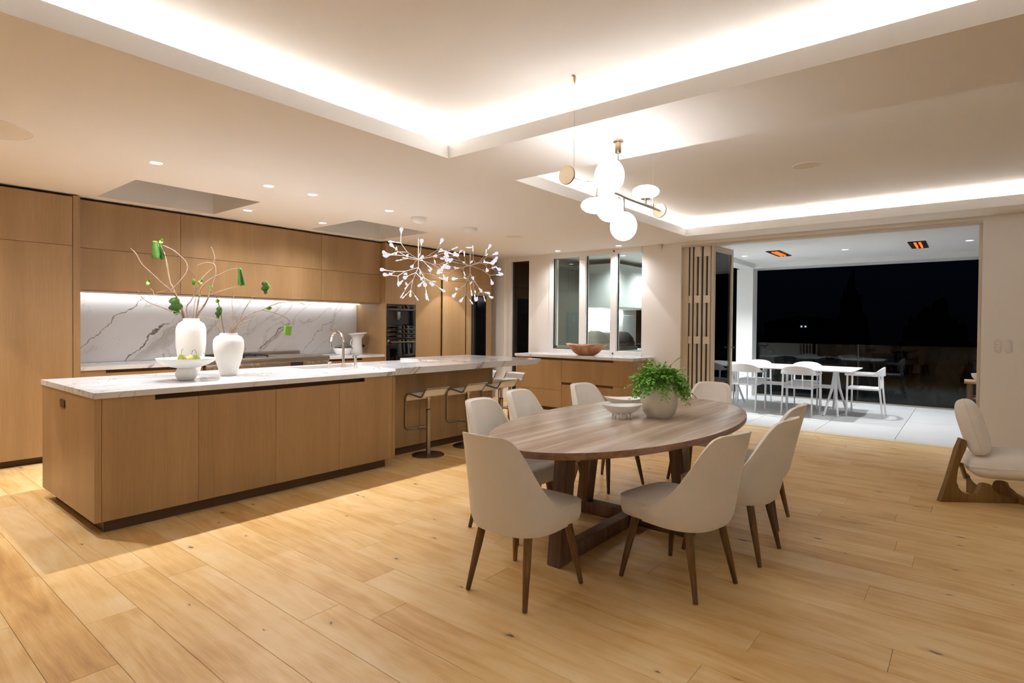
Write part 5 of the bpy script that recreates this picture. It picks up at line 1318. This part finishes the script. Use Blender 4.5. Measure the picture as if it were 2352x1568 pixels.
# outdoor kitchen seen through the servery window
struct('wall_outdoor', B((8.6, 6.30, 0), (12.6, 6.42, CE-.001)), M_OUTW)
ok_ = Cab('outdoor_cabinet', 'pale grey overhead cabinet of the outdoor kitchen behind the window', 'cabinet', (10.4, 5.8, 1.77))
ok_.p('body', B((9.62, 5.25, 1.77), (11.9, 6.29, 2.60)), M_GREYC, sm=False)
for k in range(3): ok_.p('door', B((9.62+k*.76+.002, 5.23, 1.772), (9.62+(k+1)*.76-.002, 5.249, 2.598)), M_GREYC, sm=False)
ok_.p('side_door', B((9.60, 5.252, 1.772), (9.619, 6.288, 2.598)), M_GREYC, sm=False)
ob = Cab('outdoor_counter', 'white outdoor kitchen counter below the overhead cabinet', 'counter', (10.4, 5.9, 0))
ob.p('cabinet', B((9.62, 5.62, .08), (11.9, 6.29, .86)), M_GREYC, sm=False); ob.p('top', B((9.60, 5.60, .861), (11.92, 6.295, .90), .002), M_OUTW, sm=False)
ob.p('plinth', B((9.66, 5.66, 0), (11.86, 6.25, .079)), M_BLACK, sm=False)
struct('trim_8', B((9.62, 6.275, .90), (11.9, 6.298, 1.765)), M_WHITE)
bq = Cab('barbecue', 'stainless barbecue with a curved hood on the outdoor counter', 'barbecue', (10.2, 5.95, .90))
hood = [(5.63, .98), (5.63, 1.03), (5.68, 1.16), (5.78, 1.26), (5.92, 1.31), (6.10, 1.31), (6.22, 1.24), (6.22, .98)]
bq.p('firebox', B((10.15, 5.58, .901), (11.25, 6.24, .978), .004), M_STEEL)
bq.p('hood', prism(bmesh.new(), hood, 10.17, 11.23, 'YZ', bev=.01), M_STEEL)
bm = tube(bmesh.new(), [(10.25, 5.60, 1.04), (11.15, 5.60, 1.04)], .012); bq.p('handle', bm, M_CHROME)
hb = Cab('outdoor_tap', 'small arched tap beside the barbecue', 'tap', (11.1, 5.9, .90)); hb.p('spout', tube(bmesh.new(), smoothpath([(11.45, 5.95, .901), (11.45, 5.95, 1.12), (11.45, 5.90, 1.18), (11.45, 5.80, 1.14)], 5), .012), M_CHROME)
dp = Cab('pane_reflection', 'tall dark block outside for the reflection at the left of the window', 'cabinet', (9.6, 6.1, 0))
area('patio_strip', (10.75, 6.2, 1.755), (R(15), 0, 0), 2.1, .02, 24, OUTC)
for x, y in ((9.35, 4.95), (10.6, 4.75)):
    t = downlight(x, y, 'outdoor kitchen downlight seen through the servery window, ' + ('nearer one' if x < 10 else 'farther one'), light=False)
    l = bpy.data.lights.new('kitchen_patio_beam', 'SPOT'); l.energy = 230*K_OUT; l.color = OUTC; l.spot_size = R(140); l.spot_blend = .9; l.shadow_soft_size = .02
    o = bpy.data.objects.new('kitchen_patio_beam', l); COL.objects.link(o); o.location = (x, y, CE-.012)
bpy.data.objects.remove(dp.r, do_unlink=True)
tc_ = Cab('pane_reflection', 'tall dark olive block added outside as the dark reflection in the left window pane', 'cabinet', (9.1, 6.1, 0))  # added block imitates the dark interior mirrored in the left pane
tc_.p('body', B((8.62, 5.98, .06), (9.55, 6.29, 2.55)), M_PANEREFL, sm=False)
for k in range(2): tc_.p('door', B((8.62+k*.465+.002, 5.96, .062), (8.62+(k+1)*.465-.002, 5.979, 2.548)), M_PANEREFL, sm=False)
tc_.p('plinth', B((8.66, 6.0, 0), (9.5, 6.28, .059)), M_BLACK, sm=False)
# night garden
gd = struct('ground', B((12.9, -60, -3.2), (120, 90, -3.0)), M_NIGHT)
for i, (x, y, h, r_, lb) in enumerate(((34, 4.83, 6.6, 1.1, 'tall dark conical tree far beyond the balustrade'), (30, 1.2, 5.0, 1.5, 'broad dark tree right of the conical tree'), (32, 9.4, 4.3, 1.3, 'low dark tree left of the conical tree'))):
    t = thing('garden_tree', lb, 'tree', (x, y, -3.0))
    fin('trunk', tube(bmesh.new(), [(0, 0, 0), (0, 0, h*.4)], [.25, .15], 8), M_NIGHT, t)
    bm = bmesh.new(); bmesh.ops.create_icosphere(bm, subdivisions=4, radius=1)
    for v in bm.verts:
        n_ = 1+.45*mnoise.noise(v.co*2.2)+.3*mnoise.noise(v.co*6); tap = (1-.42*(v.co.z+1)/2*(1.5 if i == 0 else .5))
        v.co = Vector((v.co.x*r_*tap*n_, v.co.y*r_*tap*n_, v.co.z*h*.42*n_+h*.58))
    fin('crown', bm, M_NIGHT, t)
hs = Cab('distant_house', 'dark distant house with two tiny lit windows beyond the balustrade', 'house', (63, 12.5, -3))
hs.p('wall', B((60.1, 9.5, -3), (66, 16.0, 1.9)), M_NIGHT, sm=False)
hs.p('roof', prism(bmesh.new(), [(9.2, 1.9), (16.3, 1.9), (12.7, 2.6)], 60, 66.2, 'YZ'), M_NIGHT, sm=False)
for y in (12.27, 12.62): hs.p('lit_window', B((60.03, y-.07, 1.45), (60.098, y+.07, 1.60)), emis('far_lamp', (.75, .88, 1, 1), .55), sm=False)
